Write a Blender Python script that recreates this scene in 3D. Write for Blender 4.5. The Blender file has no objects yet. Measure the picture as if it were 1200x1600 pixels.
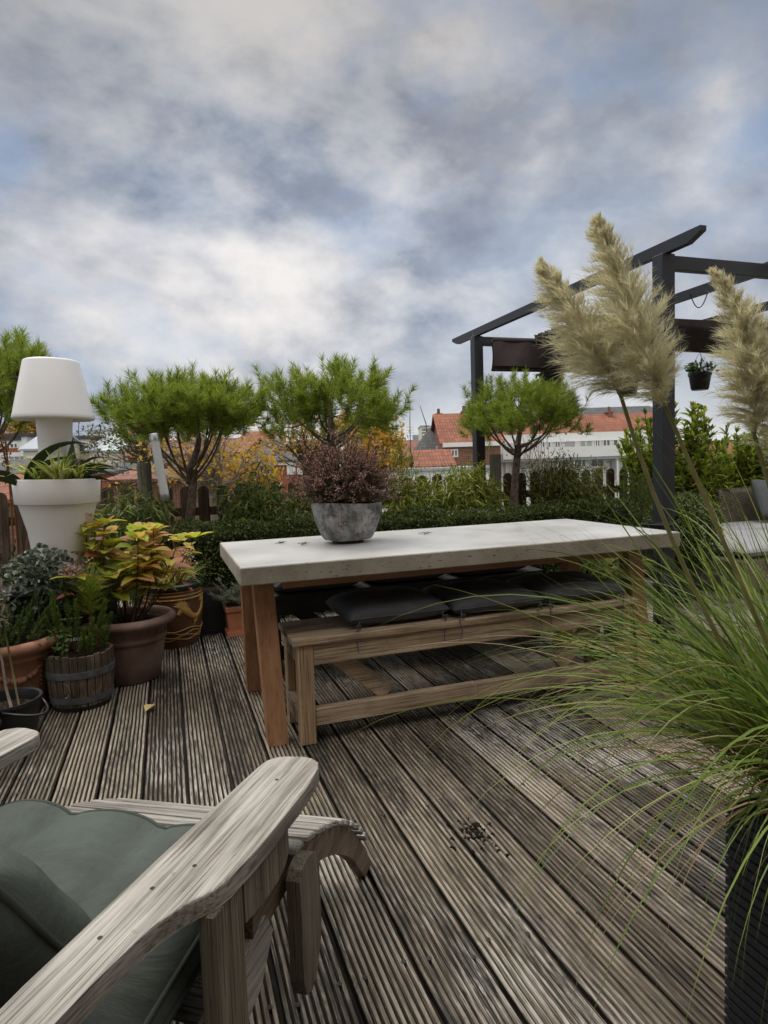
import bpy, math, random
import numpy as np
from mathutils import Matrix, Vector
rng = np.random.default_rng(7)
random.seed(7)
R = math.radians
S = bpy.context.scene
COL = S.collection

# ------------------------------------------------------------------ camera
F_PX, YAW, PITCH, ROLL, EYE = 1005.49, .3246, .0743, -.0337, 1.14
_f = np.array([math.sin(YAW)*math.cos(PITCH), math.cos(YAW)*math.cos(PITCH), -math.sin(PITCH)])
_r0 = np.array([math.cos(YAW), -math.sin(YAW), 0.])
_d0 = np.cross(_f, _r0)
_r = _r0*math.cos(ROLL) - _d0*math.sin(ROLL)
_d = _d0*math.cos(ROLL) + _r0*math.sin(ROLL)
cam = bpy.data.cameras.new('camera')
cam.sensor_fit = 'HORIZONTAL'; cam.sensor_width = 36; cam.lens = 36*F_PX/1200
cam.clip_start = .05; cam.clip_end = 4000
co = bpy.data.objects.new('camera', cam); COL.objects.link(co)
co.matrix_world = Matrix(((_r[0], -_d[0], -_f[0], 0), (_r[1], -_d[1], -_f[1], 0), (_r[2], -_d[2], -_f[2], EYE), (0, 0, 0, 1)))
S.camera = co
LF = np.array([math.sin(YAW), math.cos(YAW), 0.])          # level view direction
def far(px, py, d):
    """level-frame position (x to the right, z) of a photograph point on the upright plane at distance d"""
    v = _r*(px-600)/F_PX + _d*(py-800)/F_PX + _f
    t = d/(v @ LF); P = v*t
    return float(P @ _r0), float(P[2]+EYE)
def lev(x, d, z=0.):
    P = _r0*x + LF*d
    return Vector((P[0], P[1], z))

# ------------------------------------------------------------------ node helpers
def nd(nt, typ, **kw):
    n = nt.nodes.new('ShaderNode'+typ)
    for k, v in kw.items():
        if k in n.inputs: n.inputs[k].default_value = v
        else: setattr(n, k, v)
    return n
def lk(nt, a, b): nt.links.new(a, b)
def ramp(nt, fac, stops, interp='LINEAR'):
    n = nd(nt, 'ValToRGB'); cr = n.color_ramp; cr.interpolation = interp
    while len(cr.elements) < len(stops): cr.elements.new(.5)
    for e, (p, c) in zip(cr.elements, stops):
        e.position = p; e.color = (*c, 1) if len(c) == 3 else c
    lk(nt, fac, n.inputs['Fac']); return n.outputs['Color']
def mixc(nt, fac, a, b, mode='MIX'):
    n = nd(nt, 'MixRGB', blend_type=mode)
    for s, v in (('Fac', fac), ('Color1', a), ('Color2', b)):
        if hasattr(v, 'is_linked'): lk(nt, v, n.inputs[s])
        elif isinstance(v, (int, float)): n.inputs[s].default_value = v
        else: n.inputs[s].default_value = (*v, 1)
    return n.outputs['Color']
def mth(nt, op, a, b=None, c=None):
    n = nd(nt, 'Math', operation=op)
    for i, v in enumerate((a, b, c)):
        if v is None: continue
        if hasattr(v, 'is_linked'): lk(nt, v, n.inputs[i])
        else: n.inputs[i].default_value = v
    return n.outputs[0]

# ------------------------------------------------------------------ world: broken autumn cloud
W = bpy.data.worlds.new('World'); S.world = W; W.use_nodes = True
nt = W.node_tree; nt.nodes.clear()
SUN_EL, SUN_AZ = R(58), R(-28)                              # azimuth from +Y towards +X
wo = nd(nt, 'OutputWorld')
sky = nd(nt, 'TexSky', sky_type='NISHITA', sun_disc=False, sun_elevation=SUN_EL, sun_rotation=SUN_AZ, air_density=1.0, dust_density=.3)
b1 = nd(nt, 'Background', Strength=.06); lk(nt, sky.outputs[0], b1.inputs[0])
tc = nd(nt, 'TexCoord'); sx = nd(nt, 'SeparateXYZ'); lk(nt, tc.outputs['Generated'], sx.inputs[0])
zc = mth(nt, 'ADD', mth(nt, 'MAXIMUM', sx.outputs[2], 0.0), .75)
cv = nd(nt, 'CombineXYZ'); lk(nt, mth(nt, 'DIVIDE', sx.outputs[0], zc), cv.inputs[0]); lk(nt, mth(nt, 'DIVIDE', sx.outputs[1], zc), cv.inputs[1]); lk(nt, mth(nt, 'MULTIPLY', sx.outputs[2], .9), cv.inputs[2])
mp = nd(nt, 'Mapping'); lk(nt, cv.outputs[0], mp.inputs[0])
mp.inputs['Location'].default_value = (5.5, 2.2, 7); mp.inputs['Rotation'].default_value = (0, 0, R(-25)); mp.inputs['Scale'].default_value = (.95, 1.05, 1)
n1 = nd(nt, 'TexNoise', Scale=3.9, Detail=10, Roughness=.54, Distortion=.08); lk(nt, mp.outputs[0], n1.inputs[0])
n2 = nd(nt, 'TexNoise', Scale=1.8, Detail=6, Roughness=.5, Distortion=.1); lk(nt, mp.outputs[0], n2.inputs[0])
n3 = nd(nt, 'TexNoise', Scale=2.4, Detail=9, Roughness=.54, Distortion=.12); mp3 = nd(nt, 'Mapping'); lk(nt, cv.outputs[0], mp3.inputs[0])
mp3.inputs['Location'].default_value = (18.8, -.9, 2); lk(nt, mp3.outputs[0], n3.inputs[0])
dens = mth(nt, 'ADD', mth(nt, 'MULTIPLY', n1.outputs[0], .52), mth(nt, 'MULTIPLY', n2.outputs[0], .48))
cl = ramp(nt, dens, [(.35, (.215, .25, .305)), (.45, (.275, .305, .355)), (.51, (.345, .36, .39)), (.56, (.44, .435, .435)), (.64, (.60, .575, .555))])
mo = nd(nt, 'Mapping'); lk(nt, mp.outputs[0], mo.inputs[0]); mo.inputs['Location'].default_value = (-.030, .055, .03)
nB = nd(nt, 'TexNoise', Scale=3.9, Detail=10, Roughness=.54, Distortion=.08); lk(nt, mo.outputs[0], nB.inputs[0])
lit = mth(nt, 'ADD', 1.0, mth(nt, 'MULTIPLY', mth(nt, 'SUBTRACT', n1.outputs[0], nB.outputs[0]), 1.5))
lc = nd(nt, 'CombineXYZ'); lk(nt, lit, lc.inputs[0]); lk(nt, lit, lc.inputs[1]); lk(nt, mth(nt, 'ADD', .12, mth(nt, 'MULTIPLY', lit, .88)), lc.inputs[2])
cl = mixc(nt, 1., cl, lc.outputs[0], 'MULTIPLY')
tint = ramp(nt, n3.outputs[0], [(.35, (.90, .97, 1.06)), (.60, (1.05, 1.0, .98))])
cl = mixc(nt, 1., cl, tint, 'MULTIPLY')
gap = ramp(nt, n3.outputs[0], [(.48, (0, 0, 0)), (.58, (1, 1, 1))])
gap = mth(nt, 'MULTIPLY', gap, mth(nt, 'MINIMUM', mth(nt, 'MULTIPLY', mth(nt, 'ABSOLUTE', sx.outputs[2]), 4.), 1.))
gapf = mth(nt, 'MULTIPLY', gap, .8)
cl = mixc(nt, mth(nt, 'MULTIPLY', gap, .55), cl, (.30, .42, .60))
def spot(direction, lo, hi):
    v = Vector(direction).normalized()
    dt = nd(nt, 'VectorMath', operation='DOT_PRODUCT'); lk(nt, tc.outputs['Generated'], dt.inputs[0]); dt.inputs[1].default_value = v
    mr = nd(nt, 'MapRange', interpolation_type='SMOOTHSTEP'); lk(nt, dt.outputs['Value'], mr.inputs[0])
    mr.inputs[1].default_value = lo; mr.inputs[2].default_value = hi
    return mr.outputs[0]
def pxdir(px, py): return _r*(px-600)/F_PX + _d*(py-800)/F_PX + _f
br = mth(nt, 'MULTIPLY', spot(pxdir(470, 290), .90, 1.0), ramp(nt, n1.outputs[0], [(.38, (0, 0, 0)), (.62, (1, 1, 1))]))
cl = mixc(nt, mth(nt, 'MULTIPLY', br, .95), cl, (.66, .635, .62))
hz = mth(nt, 'POWER', mth(nt, 'SUBTRACT', 1., mth(nt, 'MINIMUM', mth(nt, 'ABSOLUTE', sx.outputs[2]), 1.)), 12.)
hz = mth(nt, 'MULTIPLY', hz, mth(nt, 'ADD', .2, mth(nt, 'MULTIPLY', spot(pxdir(780, 660), .80, .99), .8)))
cl = mixc(nt, hz, cl, (.64, .65, .645))
zb = nd(nt, 'MapRange', interpolation_type='SMOOTHSTEP'); lk(nt, sx.outputs[2], zb.inputs[0])   # overhead sky, out of view, brightened to add light on the terrace
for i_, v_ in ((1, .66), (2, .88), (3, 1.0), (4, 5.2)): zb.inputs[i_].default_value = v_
yb = nd(nt, 'MapRange', interpolation_type='SMOOTHSTEP'); lk(nt, sx.outputs[1], yb.inputs[0])   # unseen sky at our back, likewise brightened as added light
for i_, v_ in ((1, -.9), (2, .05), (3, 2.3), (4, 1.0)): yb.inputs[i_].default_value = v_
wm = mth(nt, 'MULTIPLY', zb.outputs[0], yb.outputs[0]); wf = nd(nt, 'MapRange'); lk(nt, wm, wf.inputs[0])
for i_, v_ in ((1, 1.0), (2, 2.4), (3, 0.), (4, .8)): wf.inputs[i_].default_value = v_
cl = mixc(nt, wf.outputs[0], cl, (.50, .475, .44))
td = nd(nt, 'MapRange', interpolation_type='SMOOTHSTEP'); lk(nt, sx.outputs[2], td.inputs[0])   # sky dimmed higher up in front
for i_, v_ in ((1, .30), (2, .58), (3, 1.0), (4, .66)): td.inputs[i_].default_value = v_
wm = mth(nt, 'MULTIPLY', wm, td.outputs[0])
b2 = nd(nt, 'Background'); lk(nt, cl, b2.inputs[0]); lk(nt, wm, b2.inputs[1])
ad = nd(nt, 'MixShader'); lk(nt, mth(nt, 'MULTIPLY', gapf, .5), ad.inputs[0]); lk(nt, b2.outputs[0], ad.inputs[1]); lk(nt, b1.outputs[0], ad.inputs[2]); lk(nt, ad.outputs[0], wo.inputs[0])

sun = bpy.data.lights.new('sun', 'SUN'); sun.energy = 1.5; sun.angle = R(25); sun.color = (1, .95, .88)
so = bpy.data.objects.new('sun', sun); COL.objects.link(so)
sd = Vector((math.sin(SUN_AZ)*math.cos(SUN_EL), math.cos(SUN_AZ)*math.cos(SUN_EL), math.sin(SUN_EL)))
so.rotation_euler = sd.to_track_quat('Z', 'Y').to_euler(); so.location = (0, 0, 20)
S.view_settings.view_transform = 'Standard'; S.view_settings.look = 'None'
S.view_settings.exposure = 0.5; S.view_settings.gamma = 1.0
S.render.engine = 'CYCLES'
S.cycles.max_bounces = 6; S.cycles.transparent_max_bounces = 8; S.cycles.use_denoising = True

# ------------------------------------------------------------------ mesh builder
class MB:
    def __init__(s): s.v = []; s.n = 0; s.f = []
    def add(s, V, Fs, mat=0):
        V = np.asarray(V, float).reshape(-1, 3)
        if isinstance(Fs, np.ndarray): s.f.append((Fs+s.n, mat))
        else:
            by = {}
            for f in Fs: by.setdefault(len(f), []).append(f)
            for k, l in by.items(): s.f.append((np.array(l, int)+s.n, mat))
        s.v.append(V); s.n += len(V); return s
    def box(s, lo, hi, mat=0, rz=0., M=None, bev=0.):
        (x0, y0, z0), (x1, y1, z1) = lo, hi
        if bev:
            b = min(bev, .45*min(x1-x0, y1-y0, z1-z0)); V = []
            for z, ins in ((z0, b), (z0+b, 0), (z1-b, 0), (z1, b)):
                q = [(x0+ins, y0+b+ins), (x0+b+ins, y0+ins), (x1-b-ins, y0+ins), (x1-ins, y0+b+ins), (x1-ins, y1-b-ins), (x1-b-ins, y1-ins), (x0+b+ins, y1-ins), (x0+ins, y1-b-ins)]
                V += [(a, c, z) for a, c in q]
            Fs = [tuple(range(7, -1, -1)), tuple(range(24, 32))]
            for k in range(3):
                for i in range(8): j = (i+1) % 8; Fs.append((k*8+i, k*8+j, k*8+8+j, k*8+8+i))
        else:
            V = [(x0, y0, z0), (x1, y0, z0), (x1, y1, z0), (x0, y1, z0), (x0, y0, z1), (x1, y0, z1), (x1, y1, z1), (x0, y1, z1)]
            Fs = [(3, 2, 1, 0), (4, 5, 6, 7), (0, 1, 5, 4), (1, 2, 6, 5), (2, 3, 7, 6), (3, 0, 4, 7)]
        V = np.array(V, float)
        if rz:
            c, q = math.cos(rz), math.sin(rz); V = V @ np.array([[c, q, 0], [-q, c, 0], [0, 0, 1]])
        if M is not None: V = V @ np.array(M.to_3x3()).T + np.array(M.translation)
        return s.add(V, Fs, mat)
    def bar(s, a, b, w, t, up=(0, 0, 1), mat=0, bev=.003):
        """board from a to b, width w across, thickness t along up"""
        a, b = Vector(a), Vector(b); x = (b-a).normalized(); y = Vector(up).cross(x).normalized(); z = x.cross(y)
        M = Matrix((x, y, z)).transposed().to_4x4(); M.translation = a
        return s.box((0, -w/2, -t/2), ((b-a).length, w/2, t/2), mat, M=M, bev=bev)
    def prism(s, pts, axis, lo, hi, mat=0, bev=0.):
        """outline pts (2D) extruded along axis 'x','y' or 'z'"""
        n = len(pts); V = []
        for h in (lo, hi):
            for p, q in pts: V.append({'x': (h, p, q), 'y': (p, h, q), 'z': (p, q, h)}[axis])
        Fs = [tuple(range(n-1, -1, -1)), tuple(range(n, 2*n))]+[(i, (i+1) % n, n+(i+1) % n, n+i) for i in range(n)]
        return s.add(V, Fs, mat)
    def tube(s, P, r, n=8, mat=0, cap=True):
        P = np.asarray(P, float); k = len(P); r = np.broadcast_to(np.asarray(r, float), (k,))
        T = np.gradient(P, axis=0); T /= np.linalg.norm(T, axis=1)[:, None]+1e-12
        ref = np.array([0, 0, 1.]) if abs(T[0, 2]) < .9 else np.array([1., 0, 0])
        A = np.cross(T, ref); A /= np.linalg.norm(A, axis=1)[:, None]+1e-12; B = np.cross(T, A)
        a = np.linspace(0, 2*math.pi, n, endpoint=False)
        V = P[:, None, :]+r[:, None, None]*(np.cos(a)[None, :, None]*A[:, None, :]+np.sin(a)[None, :, None]*B[:, None, :])
        i, j = np.meshgrid(np.arange(k-1), np.arange(n), indexing='ij'); jn = (j+1) % n
        s.add(V.reshape(-1, 3), np.stack([i*n+j, i*n+jn, (i+1)*n+jn, (i+1)*n+j], -1).reshape(-1, 4), mat)
        if cap: 
            s.f.append((np.array([list(range(n))])+s.n-k*n, mat)); s.f.append((np.array([list(range(n))[::-1]])+s.n-n, mat))
        return s
    def lathe(s, prof, n=48, c=(0, 0, 0), mat=0, sq=2., wob=None):
        a = np.linspace(0, 2*math.pi, n, endpoint=False); ca, sa = np.cos(a), np.sin(a)
        k = (np.abs(ca)**sq+np.abs(sa)**sq)**(-1./sq)
        V = []
        for r, z in prof: V.append(np.stack([c[0]+r*k*ca, c[1]+r*k*sa, np.full(n, c[2]+z)], -1))
        V = np.array(V)
        if wob is not None: V = wob(V)
        m = len(prof); i, j = np.meshgrid(np.arange(m-1), np.arange(n), indexing='ij'); jn = (j+1) % n
        s.add(V.reshape(-1, 3), np.stack([i*n+j, i*n+jn, (i+1)*n+jn, (i+1)*n+j], -1).reshape(-1, 4), mat)
        return s
    def disc(s, r, c, n=40, mat=0, sq=2., jit=0.):
        a = np.linspace(0, 2*math.pi, n, endpoint=False); k = (np.abs(np.cos(a))**sq+np.abs(np.sin(a))**sq)**(-1./sq)
        V = [(c[0], c[1], c[2])]
        rings = (.35, .7, 1.)
        for q in rings:
            for i in range(n): V.append((c[0]+r*q*k[i]*math.cos(a[i]), c[1]+r*q*k[i]*math.sin(a[i]), c[2]+(random.uniform(-jit, jit) if q < 1 else 0)))
        Fs = [(0, 1+i, 1+(i+1) % n) for i in range(n)]
        for m in range(2): Fs += [(1+m*n+i, 1+m*n+n+i, 1+m*n+n+(i+1) % n, 1+m*n+(i+1) % n) for i in range(n)]
        return s.add(V, Fs, mat)
    def leafs(s, P, D, L, Wd, droop=0., nseg=3, prof='lance', N=None, fold=0., mat=0):
        P = np.asarray(P, float).reshape(-1, 3); n = len(P)
        D = np.broadcast_to(np.asarray(D, float), (n, 3)).copy(); D /= np.linalg.norm(D, axis=1)[:, None]+1e-9
        L = np.broadcast_to(np.asarray(L, float), (n,)); Wd = np.broadcast_to(np.asarray(Wd, float), (n,)); droop = np.broadcast_to(np.asarray(droop, float), (n,))
        if N is None: N = rng.normal(size=(n, 3))*.5+np.array([0, 0, 1.])
        Sd = np.cross(D, N); Sd /= np.linalg.norm(Sd, axis=1)[:, None]+1e-9; Nn = np.cross(Sd, D)
        t = np.linspace(0, 1, nseg+1)
        pw = {'lance': np.sin(math.pi*np.clip(t, .04, 1)**.75), 'ovate': np.sin(math.pi*np.clip(t, .03, 1)**.72)**.8, 'needle': 1-t*.9, 'strap': np.minimum(1, (1-t)*2.2)*(.6+.4*np.minimum(1, t*4))}[prof].copy()
        pw[-1] = max(pw[-1], .02)
        C = P[:, None]+D[:, None]*(L[:, None]*t)[..., None]-np.array([0, 0, 1.])*(droop[:, None]*L[:, None]*t**2)[..., None]
        wv = (Wd[:, None]*pw/2)[..., None]*Sd[:, None]
        if fold:
            up = (Wd[:, None]*pw/2*fold)[..., None]*Nn[:, None]
            V = np.stack([C-wv+up, C, C+wv+up], 2); m = 3
        else: V = np.stack([C-wv, C+wv], 2); m = 2
        rows = nseg+1; base = (np.arange(n)*rows*m)[:, None, None]
        k = np.arange(nseg)[None, :, None]; q = np.arange(m-1)[None, None, :]
        a = base+k*m+q
        return s.add(V.reshape(-1, 3), np.stack([a, a+1, a+m+1, a+m], -1).reshape(-1, 4), mat)
    def blades(s, P, az, e0, e1, L, Wd, nseg=10, mat=0, pw=1.3, twist=None, twc=False):
        P = np.asarray(P, float); n = len(P); t = np.linspace(0, 1, nseg+1)
        e0, e1, L, Wd, az = [np.broadcast_to(np.asarray(q, float), (n,)) for q in (e0, e1, L, Wd, az)]
        el = e0[:, None]+(e1-e0)[:, None]*(t**pw); h = np.stack([np.cos(az), np.sin(az), az*0], -1)
        T = np.cos(el)[..., None]*h[:, None]+np.sin(el)[..., None]*np.array([0, 0, 1.])
        C = P[:, None]+np.concatenate([np.zeros((n, 1, 3)), np.cumsum((T[:, 1:]+T[:, :-1])/2*(L[:, None, None]/nseg), 1)], 1)
        sd = np.stack([-np.sin(az), np.cos(az), az*0], -1)[:, None]+0*T
        if twist is not None:
            nr = np.cross(sd, T); tw = (twist[:, None]*(t if not twc else 1+0*t))[..., None]; sd = sd*np.cos(tw)+nr*np.sin(tw)
        w = (Wd[:, None]*np.clip((1-t)*1.6, .03, 1)*(.55+.45*np.minimum(1, t*5)))/2
        V = np.stack([C-sd*w[..., None], C+sd*w[..., None]], 2)
        a = (np.arange(n)*(nseg+1)*2)[:, None]+np.arange(nseg)[None]*2
        s.add(V.reshape(-1, 3), np.stack([a, a+1, a+3, a+2], -1).reshape(-1, 4), mat)
        return C
    def build(s, name, mats, parent=None, smooth=False, loc=None, rz=0., M=None):
        me = bpy.data.meshes.new(name)
        V = np.concatenate(s.v) if s.v else np.zeros((0, 3))
        me.vertices.add(len(V)); me.vertices.foreach_set('co', V.astype(np.float32).ravel())
        tot = sum(f.size for f, _ in s.f); npol = sum(len(f) for f, _ in s.f)
        me.loops.add(tot); me.polygons.add(npol)
        me.loops.foreach_set('vertex_index', np.concatenate([f.ravel() for f, _ in s.f]).astype(np.int32))
        ls = np.concatenate([np.full(len(f), f.shape[1]) for f, _ in s.f]); st = np.concatenate([[0], np.cumsum(ls)[:-1]])
        me.polygons.foreach_set('loop_start', st.astype(np.int32))
        me.polygons.foreach_set('material_index', np.concatenate([np.full(len(f), m) for f, m in s.f]).astype(np.int32))
        me.polygons.foreach_set('use_smooth', np.full(npol, bool(smooth)))
        if not isinstance(mats, (list, tuple)): mats = [mats]
        for m in mats: me.materials.append(m)
        me.update(calc_edges=True); me.validate()
        o = bpy.data.objects.new(name, me); COL.objects.link(o)
        if parent is not None: o.parent = parent
        if loc is not None: o.location = loc
        if rz: o.rotation_euler = (0, 0, rz)
        if M is not None: o.matrix_local = M
        return o
def tag(o, label=None, cat=None, group=None, kind=None):
    if label: o['label'] = label
    if cat: o['category'] = cat
    if group: o['group'] = group
    if kind: o['kind'] = kind
    return o
def thing(name, label, cat, loc=(0, 0, 0), rz=0., group=None, rot=None):
    o = bpy.data.objects.new(name, None); COL.objects.link(o); o.empty_display_size = .1
    o.location = loc; o.rotation_euler = rot or (0, 0, rz)
    return tag(o, label, cat, group)
def autosmooth(o, ang=40):
    me = o.data; me.polygons.foreach_set('use_smooth', np.ones(len(me.polygons), bool))
    try: me.set_sharp_from_angle(angle=R(ang))
    except Exception: pass
    return o
def curve(a, b, sag, n=8):
    a, b, sag = np.array(a, float), np.array(b, float), np.array(sag, float); t = np.linspace(0, 1, n)[:, None]
    return a*(1-t)+b*t+sag*(4*t*(1-t))
def cushion_mb(w, d, h, n=26, p=4., wr=.004, tufts=0, seed=0, piping=0., flat=.35):
    """rounded pad centred on the origin in x and y, resting on z=0; tufts = stitched channels across x"""
    q = np.random.default_rng(seed); mb = MB()
    u = np.sin(np.linspace(-math.pi/2, math.pi/2, n)); X, Y = np.meshgrid(u, u, indexing='ij')
    rim = (np.clip(1-np.abs(X)**p, 0, 1)*np.clip(1-np.abs(Y)**p, 0, 1))**.42
    ph = q.uniform(0, 6, 8)
    wob = sum(np.sin(X*a+Y*b+c) for a, b, c in zip(q.uniform(-9, 9, 6), q.uniform(-9, 9, 6), ph))/6
    top = h*flat+h*(1-flat)*rim*(.93+.07*(1-X**2)*(1-Y**2))+wr*wob*rim
    if tufts:
        ch = np.abs(np.sin((X+1)/2*math.pi*tufts)); top = h*flat+(top-h*flat)*(.42+.58*ch**.38)
    bot = h*flat-h*flat*rim
    sxy = 1+.02*wob
    Vt = np.stack([X*w/2*sxy, Y*d/2*sxy, top], -1).reshape(-1, 3); Vb = np.stack([X*w/2*sxy, Y*d/2*sxy, bot], -1).reshape(-1, 3)
    i, j = np.meshgrid(np.arange(n-1), np.arange(n-1), indexing='ij'); a = (i*n+j).ravel()
    mb.add(Vt, np.stack([a, a+n, a+n+1, a+1], -1)); mb.add(Vb, np.stack([a, a+1, a+n+1, a+n], -1))
    per = [(k, 0) for k in range(n)]+[(n-1, k) for k in range(1, n)]+[(k, n-1) for k in range(n-2, -1, -1)]+[(0, k) for k in range(n-2, -1, -1)]
    path = np.array([Vt[a*n+b] for a, b in per])
    if tufts and piping:
        Z = top.reshape(n, n)
    return mb, path

# ------------------------------------------------------------------ materials
def mat(name, rough=.6, spec=.4):
    m = bpy.data.materials.new(name); m.use_nodes = True; nt = m.node_tree
    b = nt.nodes['Principled BSDF']; b.inputs['Roughness'].default_value = rough; b.inputs['Specular IOR Level'].default_value = spec
    return m, nt, b
def coords(nt, scale=(1, 1, 1), kind='Object', rnd=False):
    t = nd(nt, 'TexCoord'); m = nd(nt, 'Mapping'); lk(nt, t.outputs[kind], m.inputs[0]); m.inputs['Scale'].default_value = scale
    if rnd:
        oi = nd(nt, 'ObjectInfo'); k = nd(nt, 'CombineXYZ')
        for i in range(3): lk(nt, mth(nt, 'MULTIPLY', oi.outputs['Random'], 37.+11*i), k.inputs[i])
        lk(nt, k.outputs[0], m.inputs['Location'])
    return m.outputs[0]
def noise(nt, vec, scale, detail=5, rough=.55, dist=0.):
    n = nd(nt, 'TexNoise', Scale=scale, Detail=detail, Roughness=rough, Distortion=dist); lk(nt, vec, n.inputs[0]); return n.outputs[0]
def bump(nt, b, h, dist=.003, strength=.6):
    n = nd(nt, 'Bump', Strength=strength, Distance=dist); lk(nt, h, n.inputs['Height']); lk(nt, n.outputs[0], b.inputs['Normal'])
def plain(name, c, rough=.6, spec=.4, var=.25, sc=8., bmp=0., metal=0.):
    m, nt, b = mat(name, rough, spec); v = coords(nt); f = noise(nt, v, sc, 6)
    c = np.array(c)
    lk(nt, ramp(nt, f, [(.3, tuple(c*(1-var))), (.7, tuple(np.minimum(c*(1+var), .95)))]), b.inputs['Base Color'])
    b.inputs['Metallic'].default_value = metal
    if bmp: bump(nt, b, noise(nt, v, sc*6, 4), bmp)
    return m
def leaf(name, cols, trans=.3, rough=.5, spec=.3, clump=0., tcol=None):
    """leaf surface: each leaf takes its own tone from cols"""
    m, nt, b = mat(name, rough, spec); g = nd(nt, 'NewGeometry')
    f = g.outputs['Random Per Island']
    if clump:
        v = coords(nt); f = mth(nt, 'ADD', mth(nt, 'MULTIPLY', f, 1-clump), mth(nt, 'MULTIPLY', noise(nt, v, 4., 3), clump))
    k = len(cols); c = ramp(nt, f, [(i/max(1, k-1)*.96+.02, q) for i, q in enumerate(cols)])
    lk(nt, c, b.inputs['Base Color'])
    if trans:
        t = nd(nt, 'BsdfTranslucent'); lk(nt, mixc(nt, 1., c, (1.25, 1.25, .8), 'MULTIPLY'), t.inputs[0])
        x = nd(nt, 'MixShader', Fac=trans); o = nt.nodes['Material Output']
        lk(nt, b.outputs[0], x.inputs[1]); lk(nt, t.outputs[0], x.inputs[2]); lk(nt, x.outputs[0], o.inputs[0])
    return m
def wood(name, dark, mid, light, ax=0, rough=.65, grain=1., speck=.0, spec=.3, stain=None, island=.25, streak=.75):
    """grain runs along object axis ax"""
    m, nt, b = mat(name, rough, spec)
    sc = [38., 38., 38.]; sc[ax] = 1.6
    v = coords(nt, tuple(sc), rnd=True); v2 = coords(nt, (1, 1, 1), rnd=True)
    sc3 = [210.*grain]*3; sc3[ax] = 3.5*grain
    f = noise(nt, v, 1.0*grain, 6, .6, .4); g = noise(nt, v2, 3.2, 5, .6); fi = noise(nt, coords(nt, tuple(sc3), rnd=True), 1., 3, .6)
    ge = nd(nt, 'NewGeometry')
    a = mth(nt, 'ADD', mth(nt, 'MULTIPLY', f, .50), mth(nt, 'ADD', mth(nt, 'MULTIPLY', g, .25), mth(nt, 'MULTIPLY', fi, .25)))
    a = mth(nt, 'ADD', a, mth(nt, 'MULTIPLY', mth(nt, 'SUBTRACT', ge.outputs['Random Per Island'], .5), island*.4))
    c = ramp(nt, a, [(.36, dark), (.47, mid), (.60, light)])
    c = mixc(nt, ramp(nt, fi, [(.36, (streak,)*3), (.47, (0, 0, 0))]), c, tuple(np.array(dark)*.55))
    if stain is not None:
        c = mixc(nt, mth(nt, 'MULTIPLY', ramp(nt, noise(nt, v2, 2.1, 6, .65), [(.50, (0, 0, 0)), (.66, (1, 1, 1))]), .75), c, stain)
    if speck:
        sp = ramp(nt, noise(nt, v2, 60., 2), [(.68, (0, 0, 0)), (.74, (1, 1, 1))]); c = mixc(nt, mth(nt, 'MULTIPLY', sp, speck), c, tuple(np.array(dark)*.4))
    lk(nt, c, b.inputs['Base Color']); bump(nt, b, mth(nt, 'ADD', f, mth(nt, 'MULTIPLY', fi, .8)), .0022, .7)
    return m

# deck boards: grey ribs, dark weather stains, chalky worn patches
def deck_mat():
    m, nt, b = mat('weathered_decking', .62, .35)
    v = coords(nt, (55, 2.0, 55)); v2 = coords(nt, (1, .45, 1)); v3 = coords(nt, (170, 9, 170))
    f = noise(nt, v, 1., 6, .6, .3); fi = noise(nt, v3, 1., 3, .65); g = noise(nt, v2, 1.5, 6, .62); g2 = noise(nt, v2, 3.4, 6, .68)
    g4 = noise(nt, coords(nt, (7, 1.3, 7)), 1., 6, .7)
    ge = nd(nt, 'NewGeometry')
    a = mth(nt, 'ADD', mth(nt, 'MULTIPLY', f, .45), mth(nt, 'MULTIPLY', fi, .55))
    a = mth(nt, 'ADD', a, mth(nt, 'MULTIPLY', mth(nt, 'SUBTRACT', ge.outputs['Random Per Island'], .5), .20))
    c = ramp(nt, a, [(.36, (.030, .024, .018)), (.45, (.108, .085, .060)), (.54, (.212, .174, .128)), (.66, (.33, .287, .228))])
    white = mth(nt, 'MULTIPLY', ramp(nt, g, [(.50, (0, 0, 0)), (.60, (1, 1, 1))]), ramp(nt, fi, [(.42, (0, 0, 0)), (.54, (1, 1, 1))]))
    c = mixc(nt, mth(nt, 'MULTIPLY', white, .72), c, (.50, .47, .42))
    dk = mth(nt, 'MULTIPLY', ramp(nt, g4, [(.46, (0, 0, 0)), (.60, (1, 1, 1))]), ramp(nt, noise(nt, coords(nt, (60, 14, 60)), 1., 5, .7), [(.40, (0, 0, 0)), (.54, (1, 1, 1))])); c = mixc(nt, mth(nt, 'MULTIPLY', dk, .85), c, (.030, .027, .023))
    gr = ramp(nt, g2, [(.52, (0, 0, 0)), (.7, (1, 1, 1))]); c = mixc(nt, mth(nt, 'MULTIPLY', gr, .30), c, (.085, .085, .05))
    lk(nt, c, b.inputs['Base Color'])
    lk(nt, ramp(nt, g2, [(.3, (.42, .42, .42)), (.65, (.75, .75, .75))]), b.inputs['Roughness'])
    bump(nt, b, mth(nt, 'ADD', f, fi), .0018, .8)
    return m
M = {}
M['deck'] = deck_mat()
M['grime'] = plain('groove_dirt', (.022, .019, .014), .95, .1, .5, 20)
M['iron_dark'] = plain('dark_screw_metal', (.03, .028, .025), .6, .3)
M['mud'] = plain('dark_dirt', (.018, .014, .010), .9, .1, .4, 60, .004)
M['ground'] = plain('garden_ground', (.06, .07, .035), .9, .1, .5, .15)
M['slab'] = plain('grey_bitumen_roof', (.09, .09, .09), .9, .2)
M['teak'] = wood('silvered_teak', (.095, .080, .062), (.285, .262, .225), (.47, .445, .40), 1, .62, 1.7, .25, streak=.5)
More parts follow.
